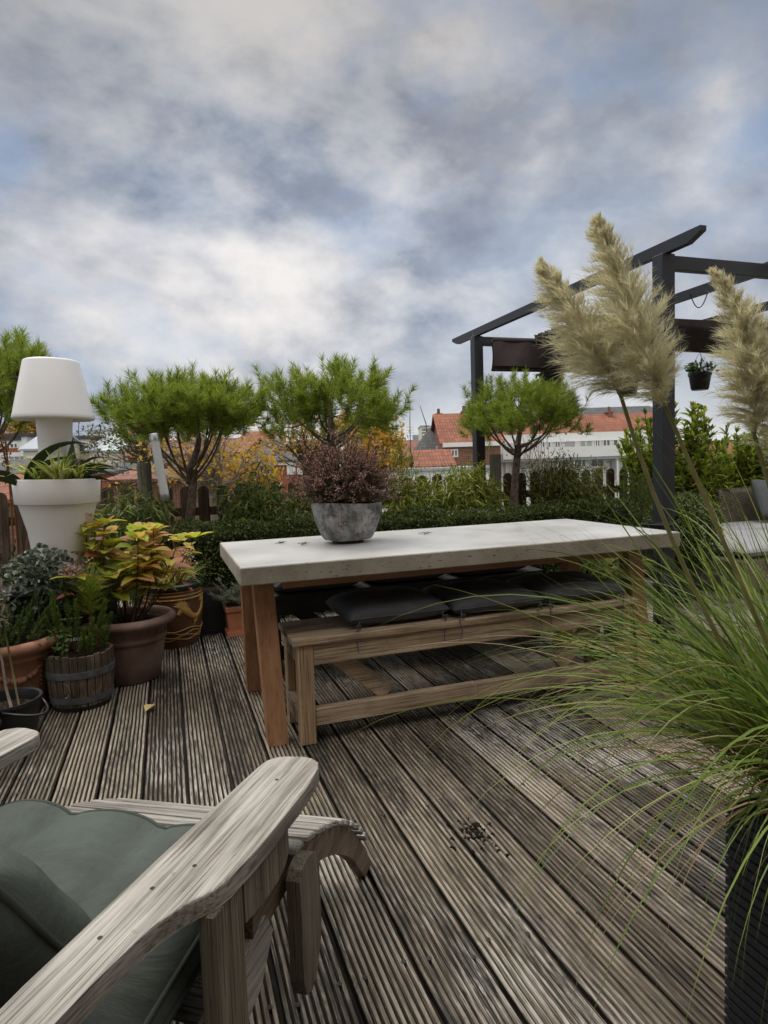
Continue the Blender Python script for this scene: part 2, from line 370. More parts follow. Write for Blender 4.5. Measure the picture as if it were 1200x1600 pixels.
M['teak_x'] = wood('silvered_teak_slats', (.11, .095, .078), (.28, .26, .228), (.45, .43, .385), 0, .62, 1.7, .3)
M['teak_z'] = wood('greenish_teak_legs', (.06, .052, .036), (.15, .130, .09), (.25, .222, .165), 2, .65, 1.7, .3)
M['teak_brown'] = wood('brown_teak_rail', (.075, .052, .036), (.16, .115, .08), (.28, .215, .155), 1, .6)
M['bench'] = wood('weathered_pine_bench', (.13, .09, .052), (.29, .21, .13), (.47, .37, .25), 0, .65, 1., .35, stain=(.12, .09, .058))
M['bench_z'] = wood('weathered_pine_legs', (.085, .052, .028), (.28, .185, .105), (.45, .32, .19), 2, .6, .8, .35)
M['bench_y'] = wood('weathered_pine_cross', (.09, .065, .04), (.19, .14, .09), (.30, .23, .16), 1, .65, 1., .3)
M['tleg'] = wood('oiled_hardwood_legs', (.15, .072, .034), (.27, .135, .066), (.36, .195, .10), 2, .5, .5, .1, island=.1, streak=.12)
M['tapron'] = wood('oiled_hardwood_apron', (.14, .07, .035), (.25, .13, .065), (.33, .18, .095), 0, .5, .5, streak=.12)
M['blackwood'] = wood('black_stained_wood', (.010, .010, .010), (.020, .020, .020), (.035, .034, .033), 0, .55)
M['fence'] = wood('brown_fence_wood', (.035, .022, .014), (.085, .055, .035), (.15, .105, .07), 2, .75, 1., .2)
M['fencepost'] = wood('grey_green_post', (.05, .045, .035), (.11, .10, .078), (.19, .175, .135), 2, .75, 1., .3)
M['pergola'] = plain('anthracite_paint', (.020, .0225, .025), .42, .45, .12, 5)
M['canvas'] = plain('aubergine_canvas', (.075, .058, .058), .85, .15, .15, 12, .001)
M['rope'] = plain('thin_cord', (.25, .24, .22), .8)
def fabric(name, c, wr=.012):
    m, nt, b = mat(name, .92, .12); v = coords(nt, (1, 1, 1)); f = noise(nt, v, 5., 5, .6, .8)
    lk(nt, ramp(nt, noise(nt, v, 7., 6, .65), [(.3, tuple(np.array(c)*.8)), (.7, tuple(np.array(c)*1.2))]), b.inputs['Base Color'])
    w = noise(nt, coords(nt, (900, 900, 900)), 1., 2); bump(nt, b, mth(nt, 'ADD', f, mth(nt, 'MULTIPLY', w, .04)), wr, .55); return m
M['greenfab'] = fabric('sage_green_fabric', (.082, .097, .083), .030)
M['blackfab'] = fabric('black_outdoor_fabric', (.066, .067, .069), .022); M['blackfab'].node_tree.nodes['Principled BSDF'].inputs['Roughness'].default_value = .6
M['greenpipe'] = plain('dark_green_piping', (.060, .072, .062), .9, .1, .15, 30)
M['whitefab'] = plain('off_white_seat_fabric', (.43, .43, .43), .9, .1, .07, 6, .001)
M['greyfab'] = plain('grey_fabric', (.13, .138, .145), .9, .1, .1, 10, .001)
M['soil'] = plain('potting_soil', (.035, .024, .016), .95, .1, .5, 40, .01)
M['lampwhite'] = plain('white_plastic', (.82, .81, .785), .38, .4, .025, 3)
M['potwhite'] = plain('off_white_pot_plastic', (.74, .725, .68), .45, .4, .05, 4)
M['blackpot'] = plain('black_pot_plastic', (.012, .012, .013), .42, .4, .2, 10)
M['alu'] = plain('dull_metal', (.45, .45, .44), .35, .5, .1, 20, 0, .9)
def concrete():
    m, nt, b = mat('polished_concrete', .36, .5); v = coords(nt)
    f = noise(nt, v, 2.2, 7, .6); g = noise(nt, v, 14., 4)
    c = ramp(nt, f, [(.33, (.355, .35, .335)), (.5, (.445, .44, .425)), (.68, (.52, .51, .495))])
    lk(nt, c, b.inputs['Base Color']); lk(nt, ramp(nt, f, [(.3, (.26, .26, .26)), (.7, (.46, .46, .46))]), b.inputs['Roughness']); bump(nt, b, g, .0006, .4)
    return m
def shaded_concrete_edge():  # same concrete as the top; upright-face shade is put into the darker colour
    m, nt, b = mat('pitted_shaded_concrete_edge', .75, .3); v = coords(nt); w = coords(nt, (1, 1, 2.2))
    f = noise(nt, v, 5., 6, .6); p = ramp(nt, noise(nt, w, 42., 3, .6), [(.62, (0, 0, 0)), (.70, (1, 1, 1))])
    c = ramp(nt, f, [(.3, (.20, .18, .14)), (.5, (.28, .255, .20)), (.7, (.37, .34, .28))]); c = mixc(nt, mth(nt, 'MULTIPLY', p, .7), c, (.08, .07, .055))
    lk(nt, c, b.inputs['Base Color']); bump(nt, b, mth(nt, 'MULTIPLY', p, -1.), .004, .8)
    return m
def rough_concrete():
    m, nt, b = mat('lichened_concrete_bowl', .85, .25); v = coords(nt)
    f = noise(nt, v, 9., 7, .68, .6); p = ramp(nt, noise(nt, coords(nt, (1, 1, .8)), 30., 5, .65, 1.2), [(.54, (0, 0, 0)), (.66, (1, 1, 1))])
    c = ramp(nt, f, [(.34, (.075, .075, .066)), (.45, (.19, .19, .18)), (.56, (.33, .33, .32)), (.68, (.46, .46, .45))]); c = mixc(nt, mth(nt, 'MULTIPLY', p, .5), c, (.07, .068, .06))
    lk(nt, c, b.inputs['Base Color']); bump(nt, b, mth(nt, 'SUBTRACT', f, mth(nt, 'MULTIPLY', p, .6)), .010, .8)
    return m
M['ctop'] = concrete(); M['cedge_shaded'] = shaded_concrete_edge(); M['bowl'] = rough_concrete()
def pottery(name, a, bb, c3, rough=.75, moss=.4, sc=5.):
    m, nt, b = mat(name, rough, .3); v = coords(nt, (1, 1, .6))
    f = noise(nt, v, sc, 7, .62, .3); c = ramp(nt, f, [(.3, a), (.5, bb), (.7, c3)])
    g = ramp(nt, noise(nt, coords(nt), 3.1, 6, .7), [(.50, (0, 0, 0)), (.72, (1, 1, 1))]); c = mixc(nt, mth(nt, 'MULTIPLY', g, moss), c, (.055, .05, .035))
    lk(nt, c, b.inputs['Base Color']); bump(nt, b, noise(nt, v, 40., 4), .0015, .5)
    return m
M['terra'] = pottery('weathered_terracotta', (.16, .065, .036), (.25, .115, .066), (.34, .18, .115))
M['terra2'] = pottery('brown_grey_terracotta', (.105, .062, .046), (.165, .102, .078), (.24, .165, .135), .7, .35)
M['terrared'] = pottery('orange_red_clay', (.34, .12, .06), (.43, .17, .085), (.50, .23, .13), .7, .12)
M['terrawash'] = pottery('clay_with_lime_bloom', (.22, .10, .06), (.32, .17, .11), (.45, .33, .26), .8, .25)
M['glaze'] = pottery('brown_glaze', (.05, .024, .012), (.085, .038, .017), (.125, .06, .026), .28, .15)
M['gold'] = pottery('ochre_relief_glaze', (.24, .125, .03), (.34, .19, .05), (.42, .25, .08), .35, .2)
M['greenglaze'] = plain('green_black_glazed_rim', (.022, .036, .030), .22, .5, .3, 12)
M['stave'] = wood('half_barrel_staves', (.035, .024, .015), (.095, .068, .045), (.22, .17, .12), 2, .75, 1., .2, stain=(.03, .024, .017))
M['hoop'] = plain('grey_iron_hoop', (.085, .088, .092), .5, .45, .3, 25, .001)
M['ribbed'] = plain('dark_ribbed_planter', (.022, .023, .025), .55, .35, .2, 8)
M['bark'] = plain('grey_pine_bark', (.15, .115, .088), .9, .15, .5, 28, .012)
M['twig'] = plain('brown_twig', (.10, .07, .045), .85, .15, .3, 30)
M['barepale'] = plain('pale_bare_twig', (.25, .215, .17), .85, .15, .3, 30)
M['needle'] = leaf('pine_needles', [(.08, .12, .022), (.175, .235, .036), (.28, .355, .054), (.38, .44, .08)], .42, .45, clump=.25)
M['hedge'] = leaf('box_leaves', [(.02, .036, .009), (.048, .075, .016), (.085, .12, .024), (.16, .19, .04)], .25, .45, .4)
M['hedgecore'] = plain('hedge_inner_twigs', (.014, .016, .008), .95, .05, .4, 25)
M['bamboo_d'] = leaf('dark_bamboo_leaves', [(.03, .052, .012), (.07, .105, .02), (.14, .18, .032), (.24, .26, .045)], .3, .45)
M['bamboo_y'] = leaf('yellow_green_bamboo_leaves', [(.07, .10, .016), (.16, .20, .03), (.26, .29, .045), (.33, .33, .06)], .35, .45)
M['bamboo_o'] = leaf('olive_bamboo_leaves', [(.035, .045, .012), (.08, .09, .018), (.15, .16, .028), (.23, .225, .04)], .3, .5)
M['cane'] = plain('olive_cane', (.12, .115, .045), .6, .3, .3, 20)
M['laurel'] = leaf('oleander_leaves', [(.07, .11, .018), (.15, .215, .03), (.26, .34, .045), (.42, .47, .07), (.50, .49, .09)], .45, .42, clump=.2)
M['grass'] = leaf('pampas_blades', [(.045, .075, .016), (.10, .16, .028), (.18, .265, .048), (.27, .345, .085), (.33, .33, .11)], .25, .5)
M['grassdry'] = leaf('dry_pampas_blades', [(.22, .13, .06), (.36, .25, .13), (.45, .36, .21)], .25, .6)
M['plume'] = leaf('pampas_plume_hairs', [(.58, .54, .47), (.70, .66, .585), (.80, .765, .70)], .5, .8, .1)
M['reed'] = plain('plume_stalk', (.24, .22, .085), .6, .3, .3, 18)
M['heath'] = leaf('heather_shoots', [(.022, .026, .012), (.05, .052, .022), (.10, .085, .04)], .15, .6)
M['heathfl'] = leaf('heather_flowers', [(.12, .05, .05), (.28, .12, .125), (.43, .23, .23), (.40, .30, .25)], .25, .7)
M['spider'] = leaf('striped_green_leaves', [(.22, .30, .05), (.48, .52, .16), (.64, .64, .32)], .35, .4)
M['strap'] = leaf('dark_strap_leaves', [(.012, .022, .010), (.03, .05, .016), (.055, .08, .022)], .15, .35, .5)
M['ivy'] = leaf('dark_ivy_leaves', [(.014, .026, .010), (.03, .048, .017), (.06, .08, .028)], .1, .4, .4)
M['hyd'] = leaf('autumn_hydrangea_leaves', [(.19, .26, .035), (.33, .40, .055), (.46, .50, .07), (.58, .52, .10), (.62, .43, .14), (.61, .29, .17)], .5, .45)
M['hydred'] = leaf('red_hydrangea_leaves', [(.34, .065, .065), (.46, .15, .10), (.47, .22, .14)], .35, .45)
M['pinkfl'] = leaf('faded_pink_petals', [(.48, .26, .22), (.60, .42, .36), (.62, .5, .42)], .4, .7)
M['hydpink'] = leaf('dusky_flower_head', [(.22, .13, .11), (.36, .22, .19), (.46, .34, .30)], .2, .8)
M['spurge'] = leaf('feathery_green_shoots', [(.035, .06, .018), (.075, .12, .034), (.13, .19, .06)], .25, .5)
M['spurge2'] = leaf('bright_feathery_shoots', [(.06, .10, .022), (.115, .175, .036), (.19, .26, .055)], .25, .5)
M['brown'] = leaf('dead_brown_needles', [(.12, .05, .02), (.20, .09, .035), (.26, .14, .06)], .2, .7)
M['lav'] = leaf('grey_green_leaves', [(.12, .15, .10), (.20, .235, .165), (.30, .33, .25)], .25, .6)
M['seed'] = leaf('small_green_leaves', [(.03, .06, .014), (.06, .11, .025), (.11, .17, .04)], .3, .5)
M['yleaf'] = leaf('yellow_autumn_leaves', [(.30, .21, .03), (.48, .32, .04), (.56, .36, .06), (.50, .24, .05)], .4, .5)
M['oleaf'] = leaf('orange_autumn_leaves', [(.24, .12, .03), (.38, .19, .04), (.42, .27, .05), (.20, .17, .04)], .4, .5)
M['gleaf'] = leaf('dull_green_leaves', [(.05, .06, .02), (.09, .10, .03), (.17, .15, .04)], .3, .5)
M['farleaf'] = leaf('distant_tree_leaves', [(.06, .065, .04), (.10, .095, .055), (.16, .12, .06)], .2, .6)
def glass():
    m, nt, b = mat('clear_tube_glass', .12, .6); b.inputs['Base Color'].default_value = (.85, .87, .86, 1)
    b.inputs['Transmission Weight'].default_value = .55
    return m
M['glass'] = glass()
def wicker():
    m, nt, b = mat('grey_brown_wicker', .6, .35); v = coords(nt, (26, 26, 70))
    w1 = nd(nt, 'TexChecker', Scale=1.); lk(nt, v, w1.inputs[0]); f = noise(nt, coords(nt), 20., 4)
    c = mixc(nt, w1.outputs['Fac'], (.10, .085, .06), (.21, .18, .135)); c = mixc(nt, .4, c, ramp(nt, f, [(.3, (.07, .06, .04)), (.7, (.24, .21, .16))]))
    lk(nt, c, b.inputs['Base Color']); bump(nt, b, w1.outputs['Fac'], .006, .7)
    return m
M['wicker'] = wicker()
# houses
def tiles(name, a, bb, sc=3.2):
    m, nt, b = mat(name, .8, .25); v = coords(nt)
    br = nd(nt, 'TexBrick', Scale=sc, offset=0.); br.inputs['Color1'].default_value = (*a, 1); br.inputs['Color2'].default_value = (*bb, 1)
    br.inputs['Mortar'].default_value = (*(np.array(a)*.45), 1); br.inputs['Mortar Size'].default_value = .05; br.inputs['Brick Width'].default_value = .75; br.inputs['Row Height'].default_value = 1.0
    s = nd(nt, 'SeparateXYZ'); lk(nt, v, s.inputs[0]); c2 = nd(nt, 'CombineXYZ'); lk(nt, s.outputs[0], c2.inputs[0]); lk(nt, mth(nt, 'ADD', s.outputs[2], mth(nt, 'MULTIPLY', s.outputs[1], .001)), c2.inputs[1])
    lk(nt, c2.outputs[0], br.inputs['Vector'])
    f = noise(nt, v, .5, 6, .65); c = mixc(nt, .55, br.outputs['Color'], ramp(nt, f, [(.3, (.55, .55, .55)), (.7, (1.25, 1.2, 1.15))]), 'MULTIPLY')
    lk(nt, c, b.inputs['Base Color']); bump(nt, b, br.outputs['Fac'], .05, -.6)
    return m
M['rred'] = tiles('orange_red_roof_tiles', (.21, .078, .048), (.29, .118, .070), 4.2)
M['rred2'] = tiles('faded_red_roof_tiles', (.20, .09, .063), (.27, .13, .09), 4.2)
M['rslate'] = tiles('dark_grey_roof_tiles', (.075, .077, .082), (.11, .11, .112), 4.2)
M['rochre'] = tiles('ochre_brown_roof_tiles', (.16, .105, .055), (.22, .145, .07), 4.2)
M['brick'] = tiles('brown_brick', (.20, .105, .07), (.27, .15, .10), 6.)
M['brickred'] = tiles('red_brick', (.30, .10, .06), (.36, .14, .085), 6.)
M['hwhite'] = plain('white_painted_wall', (.70, .70, .68), .8, .3, .06, .5)
M['hcream'] = plain('cream_wall', (.62, .59, .50), .8, .3, .06, .5)
M['hgrey'] = plain('grey_panel', (.34, .37, .40), .7, .25, .12, 1.)
M['hdark'] = plain('dark_band', (.06, .065, .07), .7, .3, .2, 1.)
M['pane'] = plain('window_glass', (.035, .042, .05), .08, .6, .3, .6)
M['panegrey'] = plain('curtained_window', (.34, .36, .36), .2, .5, .25, .8)
M['greenglass'] = plain('greenhouse_glass', (.36, .45, .42), .55, .3, .15, 1.)
M['plaster'] = plain('house_back_wall', (.22, .13, .095), .85, .2, .2, 2.)

# ================================================================== SETTING
PITCHB, X0B = .1545, .325
mb = MB(); nr = 9; bw = PITCHB-.009; rp = bw/nr
xs, zs = [0.], [-.004]
for k in range(nr):
    a = k*rp
    for dx, z in ((.0012, 0.), (rp-.0070, 0.), (rp-.0058, -.0075), (rp-.0004, -.0075)):
        xs.append(a+dx); zs.append(z)
xs.append(bw); zs.append(-.004); xs += [bw, 0.]; zs += [-.028, -.028]
xs, zs = np.array(xs), np.array(zs); m = len(xs)
grv = np.array([(xs[k+1] > xs[k]) and zs[k] < -.006 and zs[k+1] < -.006 for k in range(m-3)])
joist = [y for y in np.arange(-.55, 6.2, .62)]
for i in range(-22, 46):
    x = X0B+PITCHB*i+.0045; dz = rng.normal()*.0012
    cut = rng.uniform(.2, 5.6)
    for (y0, y1) in ((-1.2, 6.15),):
        ys = np.linspace(y0, y1, 60); V = []
        jx = rng.normal(size=len(ys))*.0007
        for y, j in zip(ys, jx): V.append(np.stack([x+xs+j+rng.normal(size=m)*.00022, np.full(m, y), zs+dz-np.abs(rng.normal(size=m))*.0005], -1))
        ii, jj = np.meshgrid(np.arange(len(ys)-1), np.arange(m), indexing='ij'); jn = (jj+1) % m
        mb.add(np.array(V).reshape(-1, 3), np.stack([ii*m+jj, ii*m+jn, (ii+1)*m+jn, (ii+1)*m+jj], -1)[:, :, ::-1][:, :m-3][:, ~grv].reshape(-1, 4))
        qd = np.stack([ii*m+jj, ii*m+jn, (ii+1)*m+jn, (ii+1)*m+jj], -1)[:, :, ::-1]
        mb.f.append((qd[:, :m-3][:, grv].reshape(-1, 4)+mb.n-len(ys)*m, 2)); mb.f.append((qd[:, m-3:].reshape(-1, 4)+mb.n-len(ys)*m, 2))
    if -6 <= i <= 24:
        for y in joist:
            for px in (rp*1.78, rp*(nr-1.22)):
                r = .0064; a = np.linspace(0, 2*math.pi, 8, endpoint=False); yy = y+rng.normal()*.012
                mb.add([(x+px+r*math.cos(q), yy+r*math.sin(q), .0012) for q in a], [tuple(range(8))], 1)
deck = mb.build('deck', [M['deck'], M['iron_dark'], M['grime']]); tag(deck, kind='structure')
mb = MB(); mb.box((-4.2, -1.3, -.32), (8.2, 6.25, -.05)); tag(mb.build('roof_slab', M['slab']), kind='structure')
mb = MB(); mb.box((-4.19, -1.29, -9.2), (8.19, 6.24, -.325)); t = mb.build('terrace_building', M['plaster']); tag(t, kind='structure')
mb = MB(); mb.add([(-1500, -1500, -9.2), (1500, -1500, -9.2), (1500, 1500, -9.2), (-1500, 1500, -9.2)], [(0, 1, 2, 3)]); tag(mb.build('ground', M['ground']), kind='structure')

# the house the terrace belongs to, unseen; put in to shade the foreground
hw = thing('terrace_house', 'unseen brick house wall with glazed terrace door behind the photographer', 'house', (0, -1.3, 0))
mb = MB()
for lo, hi in (((-4.2, -.30, -.045), (-1.4, 0, 5.2)), ((1.2, -.30, -.045), (8.2, 0, 5.2)), ((-1.399, -.30, 2.3), (1.199, 0, 5.2))): mb.box(lo, hi)
mb.build('wall', M['brick'], hw); mb = MB()
for lo, hi in (((-1.398, -.20, -.04), (-1.32, -.08, 2.298)), ((1.12, -.20, -.04), (1.198, -.08, 2.298)), ((-1.319, -.20, 2.22), (1.119, -.08, 2.298)), ((-.13, -.19, -.04), (-.05, -.09, 2.219)), ((-1.319, -.20, -.04), (-.131, -.08, .06)), ((-.049, -.20, -.04), (1.119, -.08, .06))): mb.box(lo, hi)
fr_ = mb.build('door', M['hwhite'], hw); mb = MB(); mb.box((-1.32, -.145, .06), (-.13, -.135, 2.22)); mb.box((-.05, -.145, .06), (1.12, -.135, 2.22)); mb.build('pane', M['pane'], fr_)

# ================================================================== TABLE
TX0, TX1, TY0, TY1, TZ = .249, 2.369, 2.502, 3.449, .76
tb = thing('concrete_table', 'long concrete topped dining table on splayed brown wooden legs', 'table', ((TX0+TX1)/2, (TY0+TY1)/2, 0), .003)
hx, hy = (TX1-TX0)/2, (TY1-TY0)/2
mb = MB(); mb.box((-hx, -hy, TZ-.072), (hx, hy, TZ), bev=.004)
o = mb.build('tabletop', [M['ctop'], M['cedge_shaded']], tb)
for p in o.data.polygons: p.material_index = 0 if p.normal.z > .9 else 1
zt = TZ-.073
for sx in (-1, 1):
    for sy in (-1, 1):
        xa = sx*(hx-.13); yb = sy*(hy-.125); yt = sy*(hy-.235)
        mb = MB(); w, dpt = .041, .041
        dx = -.012*sx*-1 if sx < 0 else .012
        V = [(xa+a*w, yb+b*dpt, 0) for a, b in ((-1, -1), (1, -1), (1, 1), (-1, 1))]+[(xa-.018*(-sx if sx > 0 else 1)+a*w, yt+b*dpt, zt) for a, b in ((-1, -1), (1, -1), (1, 1), (-1, 1))]
        mb.add(V, [(3, 2, 1, 0), (4, 5, 6, 7), (0, 1, 5, 4), (1, 2, 6, 5), (2, 3, 7, 6), (3, 0, 4, 7)])
        mb.build('leg', M['tleg'], tb)
mb = MB()
for sy in (-1, 1): mb.bar((-hx+.19, sy*(hy-.20), zt-.030), (hx-.19, sy*(hy-.20), zt-.030), .03, .055)
for sx in (-1, 1): mb.bar((sx*(hx-.22), -hy+.225, zt-.031), (sx*(hx-.22), hy-.225, zt-.031), .03, .055)
mb.build('apron', M['tapron'], tb)

# ================================================================== BENCHES
def bench(label, x0, x1, y0, y1, z, mats, dark=False):
    t = thing('bench', label, 'bench', ((x0+x1)/2, (y0+y1)/2, 0), .012)
    hx, hy = (x1-x0)/2, (y1-y0)/2; L = .064
    mb = MB(); n = 3; g = .006; pw = (2*hy-g*(n-1))/n
    for k in range(n):
        ya = -hy+k*(pw+g); mb.box((-hx+rng.normal()*.001, ya, z-.028), (hx+rng.normal()*.001, ya+pw, z+rng.normal()*.0006), bev=.003)
    mb.build('seat', mats[0], t)
    for sx in (-1, 1):
        for sy in (-1, 1):
            xa, ya = sx*(hx-.02-L/2), sy*(hy-.012-L/2)
            mb = MB(); mb.box((xa-L/2, ya-L/2, 0), (xa+L/2, ya+L/2, z-.0285), bev=.003); mb.build('leg', mats[1], t)
    for sy in (-1, 1):
        mb = MB(); ya = sy*(hy-.028); mb.box((-hx+.02+L+.001, ya-.014, z-.115), (hx-.02-L-.001, ya+.014, z-.0285), bev=.002); mb.build('apron', mats[0], t)
    for sx in (-1, 1):
        xa = sx*(hx-.035); mb = MB(); mb.box((xa-.014, -hy+.012+L+.001, z-.11), (xa+.014, hy-.012-L-.001, z-.0285), bev=.002); mb.build('end_apron', mats[2], t)
        mb = MB(); mb.box((xa-.02, -hy+.012+L+.001, .075), (xa+.02, hy-.012-L-.001, .15), bev=.002); mb.build('cross_rail', mats[2], t)
    ys = -hy+.045
    mb = MB(); mb.box((-hx+.02+L+.001, ys-.022, .070), (-.02, ys+.022, .142), bev=.003); mb.box((-.0195, ys-.022, .069), (hx-.02-L-.001, ys+.022, .141), bev=.003); mb.build('stretcher', mats[0], t)
    for sx in (-1, 1):
        mb = MB(); mb.bar((sx*(hx-.14), ys+.03, z-.06), (sx*(hx-.42), ys+.03, .150), .035, .075, up=(sx*.45, 0, .9)); mb.build('brace', mats[0], t)
    return t
bench('weathered brown pine bench in front of the concrete table', .444, 2.15, 2.535, 2.875, .445, (M['bench'], M['bench_z'], M['bench_y']))
bench('black stained bench in shade behind the concrete table', .47, 2.23, 3.50, 3.83, .44, (M['blackwood'],)*3)
def pad(x, y, z, w, d, h, rz, label, seed, tie=True, group='black seat cushions on the two benches'):
    t = thing('seat_cushion', label, 'cushion', (x, y, z), rz, group)
    mb, path = cushion_mb(w, d, h, 30, 5., .006, 0, seed, flat=.42); mb.build('pad', M['blackfab'], t, True)
    mb = MB(); mb.tube(path+np.array([0, 0, .001]), .0035, 6); mb.build('piping', M['blackfab'], t, True)
    if tie:
        for sx in (-1, 1):
            mb = MB(); x0 = sx*(w/2-.03); q = rng.normal(size=(6, 2))*.008
            pts = [(x0, -d/2, h*.4), (x0+q[0, 0], -d/2-.012, h*.35), (x0-.01, -d/2-.016, .015), (x0-.012+q[1, 0], -d/2-.03, .006), (x0-.016, -d/2-.040, -.045), (x0-.02+q[2, 0], -d/2-.041, -.085)]
            mb.tube(pts, .0028, 5); mb.tube([(x0-.008, -d/2-.014, .02), (x0+.01, -d/2-.016, .024), (x0+.004, -d/2-.02, .008), (x0-.012, -d/2-.018, .016)], .004, 5)
            mb.build('tie_cord', M['blackfab'], t, True)
zb = .4465
pad(.925, 2.775, zb, .46, .41, .105, .02, 'black cushion nearest the bare left end of the front bench', 1)
pad(1.395, 2.765, zb, .46, .42, .10, .03, 'middle black cushion on the front bench', 2)
pad(1.865, 2.77, zb, .45, .41, .10, -.02, 'black cushion on the front bench nearest the pampas grass', 3)
zb2 = .4415
pad(.78, 3.665, zb2, .50, .36, .115, .04, 'black cushion at the left end of the back bench beside the table leg', 4, False)
pad(1.32, 3.67, zb2, .50, .36, .12, -.02, 'black cushion in the middle of the back bench', 5, False)
pad(1.87, 3.66, zb2, .50, .37, .125, .03, 'black cushion at the right end of the back bench', 6, False)

# ================================================================== BOWL WITH HEATHER
hb = thing('potted_heather', 'dusky pink heather in a lichened grey concrete bowl on the table', 'potted plant', (.84, 3.07, TZ), R(8))
def bwob(V):
    a = np.arctan2(V[..., 1], V[..., 0]); V = V.copy(); k = 1+.018*np.sin(3*a+1)+.012*np.sin(7*a)
    V[..., 0] *= k; V[..., 1] *= k*.86; V[..., 2] += .006*np.sin(2*a+.6)*(V[..., 2] > .1); return V
mb = MB(); mb.lathe([(.0, .014), (.085, .012), (.112, .018), (.125, .035), (.142, .075), (.157, .12), (.166, .165), (.170, .196), (.168, .200), (.158, .200), (.152, .19), (.145, .165)], 64, sq=2.7, wob=bwob)
autosmooth(mb.build('bowl', M['bowl'], hb), 50)
mb = MB(); mb.lathe([(0, .013), (.06, .013), (.075, .010), (.078, .004), (.076, 0), (0, 0)], 36); mb.build('foot_plate', M['iron_dark'], hb, False)
mb = MB(); mb.disc(.14, (0, 0, .175), sq=2.7, jit=.008); mb.build('soil', M['soil'], hb)
n = 820; a = rng.uniform(0, 2*math.pi, n); e = np.arccos(rng.uniform(.05, 1, n)); 
D = np.stack([np.sin(e)*np.cos(a), np.sin(e)*np.sin(a), np.cos(e)+.12], -1)
Ln = .325*rng.uniform(.72, 1.12, n)*(1-.34*np.sin(e))*(1+.1*np.sin(3*a)); base = np.stack([rng.normal(size=n)*.045, rng.normal(size=n)*.04, np.full(n, .175)], -1)
mb = MB(); mf = MB(); mst = MB()
for k in range(n):
    ts = np.linspace(0, 1, 6)[:, None]; P = base[k]+D[k]*Ln[k]*ts*np.array([1.0, .92, 1.])+np.array([0, 0, 1])*(.03*np.sin(ts*math.pi))+rng.normal(size=3)*.012*ts
    if k % 2 == 0: mst.tube(P, np.linspace(.0022, .0010, 6), 4, cap=False)
    m1 = 50; tt = rng.uniform(.2, 1., m1); Q = P[0]+(P[-1]-P[0])*tt[:, None]+np.array([0, 0, .03])*np.sin(tt*math.pi)[:, None]
    dd = (P[-1]-P[0])/np.linalg.norm(P[-1]-P[0])*.9+rng.normal(size=(m1, 3))*.6
    mb.leafs(Q, dd, rng.uniform(.012, .024, m1), .0032, 0, 1, 'needle')
    m2 = 22 if e[k] < 1.2 else 9
    tt = np.clip(1-np.abs(rng.normal(size=m2))*.11, .45, 1.02); Q = P[0]+(P[-1]-P[0])*tt[:, None]+np.array([0, 0, .03])*np.sin(tt*math.pi)[:, None]+rng.normal(size=(m2, 3))*.006
    mf.leafs(Q, rng.normal(size=(m2, 3))+dd[:1], rng.uniform(.006, .011, m2), rng.uniform(.004, .007, m2), 0, 2, 'ovate')
mst.build('stems', M['twig'], hb); mb.build('foliage', M['heath'], hb); mf.build('flowers', M['heathfl'], hb)
# a fallen sprig hanging over the rim and loose bits lying on the table
mb = MB(); P = np.array([(-.09, -.13, .20), (-.10, -.165, .19), (-.102, -.17, .15), (-.104, -.168, .12)]); mb.tube(P, .0012, 5)
mb.build('hanging_sprig', M['twig'], hb)
mb = MB(); mb.leafs(np.repeat(P[-1:], 16, 0)+rng.normal(size=(16, 3))*.006, rng.normal(size=(16, 3)), .022, .007, 0, 2, 'lance'); mb.build('hanging_sprig_flowers', M['heathfl'], hb)
def sprig(x, y, ln, az, label):
    mb = MB(); t = np.linspace(0, 1, 7); z = TZ+.0025+.004*np.sin(t*5)**2
    P = np.stack([x+ln*t*math.cos(az)+.012*np.sin(t*6), y+ln*t*math.sin(az)+.01*np.cos(t*5), z], -1)
    mb.tube(P, .0014, 5)
    for k in range(1, 7):
        for s_ in (-1, 1):
            b_ = P[k]; d_ = np.array([math.cos(az+s_*.9), math.sin(az+s_*.9), .15]); mb.tube([b_, b_+d_*.012, b_+d_*.02+np.array([0, 0, -.001])], .001, 4)
            mb.leafs([b_+d_*.016], [d_], .012, .005, 0, 2, 'ovate')
    tag(mb.build('heather_sprig', M['twig']), label, 'sprig', 'dry sprigs lying on the tabletop')
sprig(.50, 3.20, .05, .5, 'dark dry sprig on the table, farther from the bowl')
sprig(.60, 3.13, .055, -1.0, 'dark dry sprig on the table, lying close to the bowl')
sprig(1.27, 3.20, .06, -.9, 'thin dry sprig on the table, to the right of the bowl')

# ================================================================== PERGOLA
PX, PYN, PYF, PZ = 2.88, 3.18, 5.62, 2.325
PX2 = PX+4.0
pg = thing('pergola', 'tall anthracite pergola with a folded dark canvas shade', 'pergola', (0, 0, 0))
for x in (PX, PX2):
    for y in (PYN, PYF):
        mb = MB(); w = .046; mb.box((x-w, y-w, 0), (x+w, y+w, PZ-.002), bev=.004); o = mb.build('post', M['pergola'], pg)
        mb = MB(); mb.box((x-.07, y-.07, .001), (x+.07, y+.07, .012)); mb.build('foot_plate', M['pergola'], o)
nraf = 5
for k in range(nraf):
    x = PX+(PX2-PX)*k/(nraf-1); mb = MB(); y0, y1 = PYN-.30, PYF+.50
    z0, z1 = PZ, PZ+.068
    pts = [(y0+.0, z1-.028), (y0+.10, z0), (y1-.10, z0), (y1, z1-.028), (y1, z1), (y0, z1)]
    mb.prism(pts, 'x', x-.022, x+.022); mb.build('rafter', M['pergola'], pg)
